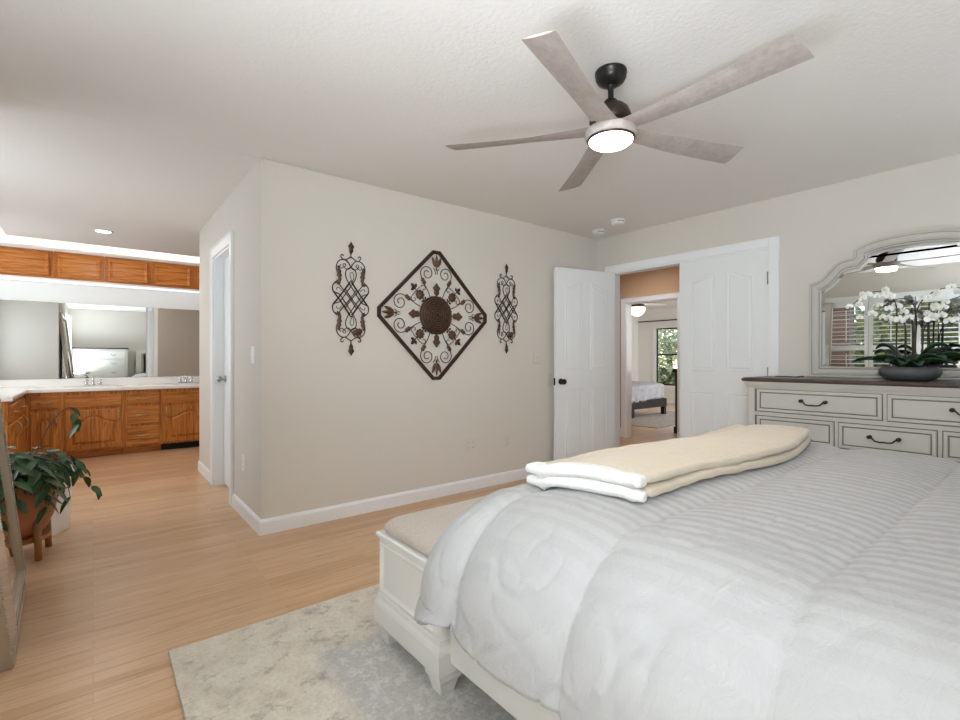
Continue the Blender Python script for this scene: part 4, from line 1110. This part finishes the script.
# overhead oak cabinets with light boxes above and below
UF = 7.40
xs = [-1.41, -.86, -.355, .108, .580, 1.045, 1.51, 1.98]
names = ['at the far end of the row beyond the frame', 'first of the row seen above the vanity corner', 'second from the vanity corner', 'above the stacked drawers', 'beside the grey wall', 'behind the grey wall', 'last of the row behind the grey wall']
for i, (a0, a1) in enumerate(zip(xs, xs[1:])):
    t = thing('overhead_cabinet', 'long low oak overhead cabinet, '+names[i], 'cabinet', ((a0+a1)/2, UF+.15, 2.06), 0, 'oak cabinets over the vanity mirror')
    o = Vector(((a0+a1)/2, UF+.15, 2.06))
    obj('body', rel(BX(a0+.0006, a1-.0006, UF, 7.715, 2.062, 2.375), o), M['oak_x'], t)
    Mf = MY(0, UF); p = bmesh.new()
    relief(p, [(a0+.038,2.085),(a1-.038,2.085),(a1-.038,2.352),(a0+.038,2.352)], [(0,0),(0,.012),(.004,.017),(.014,.018),(.018,.014),(.040,.006)], Mf)
    obj('door', rel(p, o), M['oak_x'], t)
    for b in (a0+.012, a0+.026, a1-.026, a1-.012):
        p = bmesh.new(); tube(p, [(b,2.075,.002),(b,2.362,.002)], .004, 6, Mf); obj('stile_bead', rel(p, o), M['oak_v'], t)
lv = thing('valance_light', 'white lit light strip running under the oak overhead cabinets', 'light', (.3, UF, 2.05))
cv = thing('cove_light', 'row of bright tubes hidden on top of the oak overhead cabinets', 'light', (.3, UF, 2.376))
o = (.3, UF, 2.05)
struct('trim_8', boxes((-1.41, 1.98, UF-.03, UF+.01, 2.3755, 2.412), (-1.41, 1.98, UF-.045, UF-.03, 2.392, 2.412)), M['trim'], 'cream crown strip above the oak overhead cabinets', bevel=.004)
obj('bottom_lip', rel(BX(-1.41, 1.98, UF-.005, UF+.012, 2.042, 2.062), o), M['trim'], lv, bevel=.002)
obj('lower_diffuser', rel(BX(-1.41, 1.98, UF+.012, 7.70, 2.050, 2.0605), o), emis('diffuser_panel', (244,249,255), .75), lv)
for k in range(4):
    p = bmesh.new(); tube(p, [(-1.36+.83*k, UF+.06, 2.392), (-1.36+.83*k+.78, UF+.06, 2.392)], .013, 10); obj('fluorescent_tube', rel(p, (.3, UF, 2.376)), M['tube'], cv)
# ================================================================== LEANING FLOOR MIRROR
lean = .106
Ml = frameM((-.232, 2.454, .004), (-.034, .851, 0), (-lean, 0, 1))
Wm, Hm = .852, 2.02
fm = thing('floor_mirror', 'tall floor mirror in beaded mirrored frame leaning on the window wall', 'mirror', (-.25, 2.88, 0))
def rf(bm): return rel(bm, (-.25, 2.88, 0))
rect = [(0,0),(Wm,0),(Wm,Hm),(0,Hm)]
p = bmesh.new(); relief(p, rect, [(.001,-.045),(.001,-.004)], Ml, True); obj('backing', rf(p), M['champagne'], fm)
fw = .115
def mit(i, w0, w1, d0, d1):
    a = inset(rect, w0); b = inset(rect, w1); j = (i+1) % 4
    return [(*a[i],d0),(*a[j],d0),(*b[j],d1),(*b[i],d1)]
for i in range(4):
    p = bmesh.new(); q = mit(i, .012, fw-.01, .002, .020); vs = [p.verts.new(Ml @ Vector(v)) for v in q]; p.faces.new(vs)
    q2 = mit(i, .012, fw-.01, -.004, -.004); v2 = [p.verts.new(Ml @ Vector(v)) for v in q2]; p.faces.new(v2[::-1])
    for k in range(4): p.faces.new((vs[k], vs[(k+1)%4], v2[(k+1)%4], v2[k]))
    obj('mirrored_strip', rf(p), M['bevelmirror'], fm)
p = bmesh.new()
for w0, d in ((.006,.002),(fw,.016)):
    q = inset(rect, w0)
    for i in range(4):
        A = Vector(q[i]); B = Vector(q[(i+1)%4]); L = (B-A).length
        n = int(L/.0125)
        for k in range(n):
            c = A.lerp(B, (k+.5)/n)
            lathe(p, [(0,-.006),(.0055,-.002),(.0055,.002),(0,.006)], 6, Ml @ Matrix.Translation((c.x, c.y, d)))
obj('bead_trim', rf(p), M['champagne'], fm, smooth=True, kind='stuff')
p = bmesh.new(); strip(p, rect, [(0,-.004),(0,.002),(.011,.002)], Ml); strip(p, inset(rect, fw-.01), [(0,.014),(.018,.014),(.022,.002)], Ml); obj('inner_rim', rf(p), M['champagne'], fm)
p = bmesh.new(); relief(p, inset(rect, fw+.010), [(0,-.003),(0,.003)], Ml); obj('mirror_glass', rf(p), M['mirror'], fm)

# ================================================================== POTTED PLANT, WASTE BIN
px_, py_ = -.345, 3.825
pt = thing('planter', 'terracotta egg-shaped planter on wooden peg legs beside the floor mirror', 'planter', (px_, py_, 0))
obj('pot', lathe(bmesh.new(), [(0,.095),(.05,.098),(.095,.115),(.135,.16),(.165,.23),(.183,.32),(.190,.40),(.190,.432),(.182,.434),(.178,.40),(.16,.38),(0,.38)], 44), M['terracotta'], pt, smooth=True)
obj('soil', lathe(bmesh.new(), [(0,.402),(.1,.405),(.176,.398)], 24), M['soil'], pt, smooth=True)
for k in range(4):
    a = R(-52+90*k); bm = bmesh.new()
    tube(bm, [(.155*math.cos(a), .155*math.sin(a), .235), (.165*math.cos(a), .165*math.sin(a), .12), (.170*math.cos(a), .170*math.sin(a), .001)], .019, 12, taper=lambda u: 1-.15*u)
    obj('leg', bm, M['legwood'], pt, smooth=True)
bm = bmesh.new(); lathe(bm, [(.10,.10),(.150,.10),(.150,.125),(.10,.125),(.10,.10)], 30); obj('stand_ring', bm, M['legwood'], pt, smooth=False)
pl = thing('pothos', 'trailing green leafy houseplant in the terracotta planter', 'plant', (px_, py_, .40))
rnd = random.Random(5)
stems_bm = bmesh.new(); leaves_bm = bmesh.new()
def leaf_at(p, d, L, wd, nrm):
    d = d.normalized(); s = d.cross(nrm)
    if s.length < .1: s = d.orthogonal()
    s.normalize(); nn = s.cross(d).normalized(); rows = []
    for i in range(8):
        u = i/7; ww = wd*math.sin(PI*(u*.90+.06))**.7*(1.1-.5*u)
        c = p+d*L*u+nn*(-.22*L*u*u)
        rows.append([leaves_bm.verts.new(c+s*ww*k+nn*abs(k)*ww*.28) for k in (-1,0,1)])
    for a, b in zip(rows, rows[1:]):
        for k in range(2): leaves_bm.faces.new((a[k], a[k+1], b[k+1], b[k]))
def vine(pts, n, L, seed=0, skip=.15):
    sp = spline(pts, 7); tube(stems_bm, sp, .003, 6, taper=lambda u: 1-.5*u)
    for k in range(n):
        i = int((skip+(1-skip)*k/max(1, n-1))*(len(sp)-1)); p = sp[i]
        t_ = (sp[min(i+1, len(sp)-1)]-sp[max(i-1, 0)]).normalized()
        sd = 1 if k % 2 else -1
        side = t_.cross(Vector((0,0,1)))
        if side.length < .2: side = Vector((rnd.uniform(-1,1), rnd.uniform(-1,1), 0))
        d = side.normalized()*sd*.8+t_*.6+Vector((rnd.uniform(-.25,.25), rnd.uniform(-.25,.25), rnd.uniform(-.5,.15)))
        leaf_at(p, d, L*rnd.uniform(.75,1.2), L*.21, Vector((rnd.uniform(-.3,.3), rnd.uniform(-.5,.0), 1)))
for k in range(36):
    a = rnd.uniform(0, 2*PI); r1 = rnd.uniform(.06,.20); z1 = rnd.uniform(.05,.20)
    ca, sa = math.cos(a), math.sin(a)
    vine([(ca*.03,sa*.03,0),(ca*r1*.6,sa*r1*.6,z1),(ca*(r1+.05),sa*(r1+.05),z1-.01),(ca*(r1+.11),sa*(r1+.11),z1-.09)], 7, .105)
# long runners that the photo shows: one upright sprig, three trailing to the open floor
vine([(.02,.02,0),(.08,.04,.18),(.15,.06,.36),(.23,.08,.44),(.265,.08,.38),(.275,.08,.33)], 4, .10, skip=.62)
vine([(.03,0,0),(.10,.0,.12),(.19,.0,.14),(.27,.0,.08),(.33,.0,-.03),(.36,.0,-.08)], 7, .10)
vine([(.03,-.02,0),(.10,-.05,.10),(.17,-.06,.10),(.22,-.07,.02),(.24,-.07,-.08)], 7, .10)
vine([(.02,-.04,0),(.06,-.12,.10),(.10,-.18,.08),(.13,-.20,-.02),(.14,-.2,-.09)], 7, .10)
vine([(-.02,.02,0),(-.03,.03,.16),(-.05,.0,.25),(-.10,-.04,.27)], 5, .09)
obj('stems', stems_bm, M['stem'], pl, smooth=True)
lf = obj('foliage', leaves_bm, M['leaf'], pl, smooth=True)

bn = thing('waste_bin', 'white plastic waste bin on the floor behind the planter', 'bin', (-.30, 4.25, 0))
Mb = Matrix.Rotation(math.atan2(.889, .457), 4, 'Z')
def binring(s, z, ins=0): 
    hx, hy = .115*s-ins, .16*s-ins
    return [(-hx,-hy,z),(hx,-hy,z),(hx,hy,z),(-hx,hy,z)]
p = loft(bmesh.new(), [binring(.9,.001),binring(1.04,.44),binring(1.04,.44,.006),binring(.9,.01,.006)], Mb)
obj('bin_body', p, M['bin'], bn, bevel=.006)
p = bmesh.new(); tube(p, binring(1.05,.44), .007, 8, Mb, closed=True); obj('rim', p, M['bin'], bn, smooth=True)

# ================================================================== CHEST behind the camera (seen in the vanity mirror)
ch = thing('chest_of_drawers', 'tall greige chest of drawers reflected in the vanity mirror', 'chest', (.16, -.74, 0))
cx0, cx1, cy0, cy1 = -.40, .72, -.985, -.52
def rc_(bm): return rel(bm, (.16, -.74, 0))
obj('body', rc_(BX(cx0, cx1, cy0, cy1, .08, 1.39)), M['cabinet'], ch, bevel=.004)
p = ring(bmesh.new(), cx0, cx1, cy0+.02, cy1, [(-.02,1.39),(.01,1.39),(.024,1.40),(.024,1.418),(.01,1.425),(-.02,1.425)]); obj('top', rc_(p), M['dtop'], ch)
p = ring(bmesh.new(), cx0, cx1, cy0+.02, cy1, [(-.02,0),(.012,0),(.012,.13),(0,.15),(-.02,.15)]); obj('plinth', rc_(p), M['cabinet'], ch)
Mc = frameM((0, cy1, 0), (-1,0,0), (0,0,1))
def cdrawer(x0, x1, z0, z1):
    p = bmesh.new(); relief(p, [(-x1,z0),(-x0,z0),(-x0,z1),(-x1,z1)], [(0,-.004),(0,.012),(.004,.016),(.018,.016),(.024,.008),(.03,.012)], Mc)
    d = obj('drawer', rc_(p), M['cabinet'], ch)
    n = (0,) if x1-x0 < .6 else (-.27,.27)
    for q in n:
        bm = bmesh.new(); c = (x0+x1)/2+q; z = (z0+z1)/2
        tube(bm, [(-c+s, z+h, .016+e) for s, h, e in ((-.055,.01,0),(-.045,0,.02),(-.02,-.016,.024),(.02,-.016,.024),(.045,0,.02),(.055,.01,0))], .005, 7, Mc); obj('pull', rc_(bm), M['bronze'], d, smooth=True)
zz = [.17,.42,.66,.90,1.13,1.36]
for z0, z1 in zip(zz[:-2], zz[1:-1]): cdrawer(cx0+.05, cx1-.05, z0+.012, z1-.012)
cdrawer(cx0+.05, .155, zz[-2]+.012, zz[-1]-.012); cdrawer(.165, cx1-.05, zz[-2]+.012, zz[-1]-.012)

# ================================================================== GUEST BEDROOM through the doorway
gr_ = tag(obj('guest_rug', BX(-1.3, 1.3, -.55, .55, .001, .010), M['mesh_rug'], bevel=.003), 'grey-brown rug on the guest bedroom floor', 'rug'); gr_.location = (8.45, 4.98, 0); gr_.rotation_euler = (0,0,R(4))
gb = thing('guest_bed', 'dark wood platform bed in the guest bedroom', 'bed', (8.2, 6.1, 0))
def rg(bm): return rel(bm, (8.2, 6.1, 0))
obj('side_rail', rg(BX(7.16, 9.16, 5.33, 5.37, .17, .33)), M['darkwood'], gb, bevel=.003)
obj('side_rail', rg(BX(7.16, 9.16, 6.85, 6.89, .17, .33)), M['darkwood'], gb, bevel=.003)
obj('end_rail', rg(BX(9.12, 9.16, 5.372, 6.848, .17, .33)), M['darkwood'], gb, bevel=.003)
obj('headboard', rg(BX(7.10, 7.155, 5.33, 6.89, .01, 1.1)), M['darkwood'], gb, bevel=.004)
obj('slat_base', rg(BX(7.165, 9.11, 5.375, 6.845, .27, .31)), M['darkwood'], gb)
for x, y in ((9.07,5.335),(9.07,6.79),(7.95,5.335),(7.95,6.79)): obj('leg', rg(BX(x, x+.08, y, y+.08, .0105, .17)), M['darkwood'], gb, bevel=.003)
gm = tag(obj('guest_mattress', BX(-.96, .96, -.74, .74, 0, .30), M['sheet'], bevel=.06, seg=3), 'white-sheeted mattress on the guest bed', 'mattress'); gm.location = (8.14, 6.11, .312)
bm = bmesh.new(); rows = []
for i in range(50):
    u = i/49; row = []
    for j in range(26):
        v = j/25; x = -.88+1.78*u; s = v*1.02
        fold = .018*math.sin(u*44+3*noise.noise(Vector((u*4,0,0))))
        drop = .30+.03*math.sin(u*5)
        if v < .38: y, z = -.79-fold*(1-v/.38), .02-drop*(1-v/.38)+ .0
        else: y, z = -.79+(v-.38)*1.5, .02+.035*math.sin(min(1,(v-.38)*4)*PI/2)+.008*noise.noise(Vector((u*6,v*6,1)))
        row.append(bm.verts.new((x, y, z)))
    rows.append(row)
for a, b in zip(rows, rows[1:]):
    for j in range(25): bm.faces.new((a[j], a[j+1], b[j+1], b[j]))
gt = tag(obj('guest_throw', bm, M['greythrow'], smooth=True), 'grey throw hanging in folds over the side of the guest bed', 'blanket'); gt.location = (8.14, 6.11, .605)
gt.modifiers.new('t', 'SOLIDIFY').thickness = .012
ds = thing('dark_chest', 'dark wooden chest edge standing inside the guest bedroom doorway', 'chest', (7.15, 3.66, 0))
obj('body', BX(-.2, .2, -.25, .25, .06, .93), M['darkwood'], ds, bevel=.004)
obj('top', BX(-.23, .22, -.28, .28, .93, .985), M['darkwood'], ds, bevel=.006)
obj('plinth', BX(-.215, .21, -.265, .265, 0, .10), M['darkwood'], ds, bevel=.004)
gf = thing('guest_ceiling_fan', 'ceiling fan with a lit glass globe in the guest bedroom', 'ceiling fan', (8.28, 5.44, H))
obj('canopy', lathe(bmesh.new(), [(0,0),(.07,0),(.06,-.04),(.02,-.06),(.018,-.22),(.12,-.235),(.145,-.265),(.12,-.295),(0,-.295)], 28), M['black'], gf, smooth=True)
obj('globe', lathe(bmesh.new(), [(.10,-.29),(.145,-.305),(.155,-.34),(.14,-.38),(.10,-.44),(.05,-.47),(0,-.475)], 28), M['globe'], gf, smooth=True)
for k in range(4):
    a = R(-20+90*k); bm = bmesh.new(); loft(bm, [[(r_,-w_,-.245+.02),(r_,w_,-.265+.02),(r_,w_,-.27+.02),(r_,-w_,-.25+.02)] for r_, w_ in ((.1,.03),(.2,.06),(.6,.07),(.64,.05))], Matrix.Rotation(a, 4, 'Z'))
    obj('blade', bm, M['trim'], gf)
rod = thing('curtain_rod', 'dark curtain rod over the guest bedroom window', 'curtain rod', (GX-.06, 6.5, 2.12))
bm = bmesh.new(); tube(bm, [(0,-.9,0),(0,.98,0)], .014, 8); obj('rod', bm, M['black'], rod, smooth=True)
bm = boxes((-.01,.06,-.80,-.78,-.01,.01),(-.01,.06,.88,.90,-.01,.01)); obj('bracket', bm, M['black'], rod)
l = light('hall_fill', 'AREA', (5.2, 3.6, 2.40), 8.5, (.97,.97,1.0), shape='DISK', size=.35)  # added fill under the hall ceiling, without a fixture
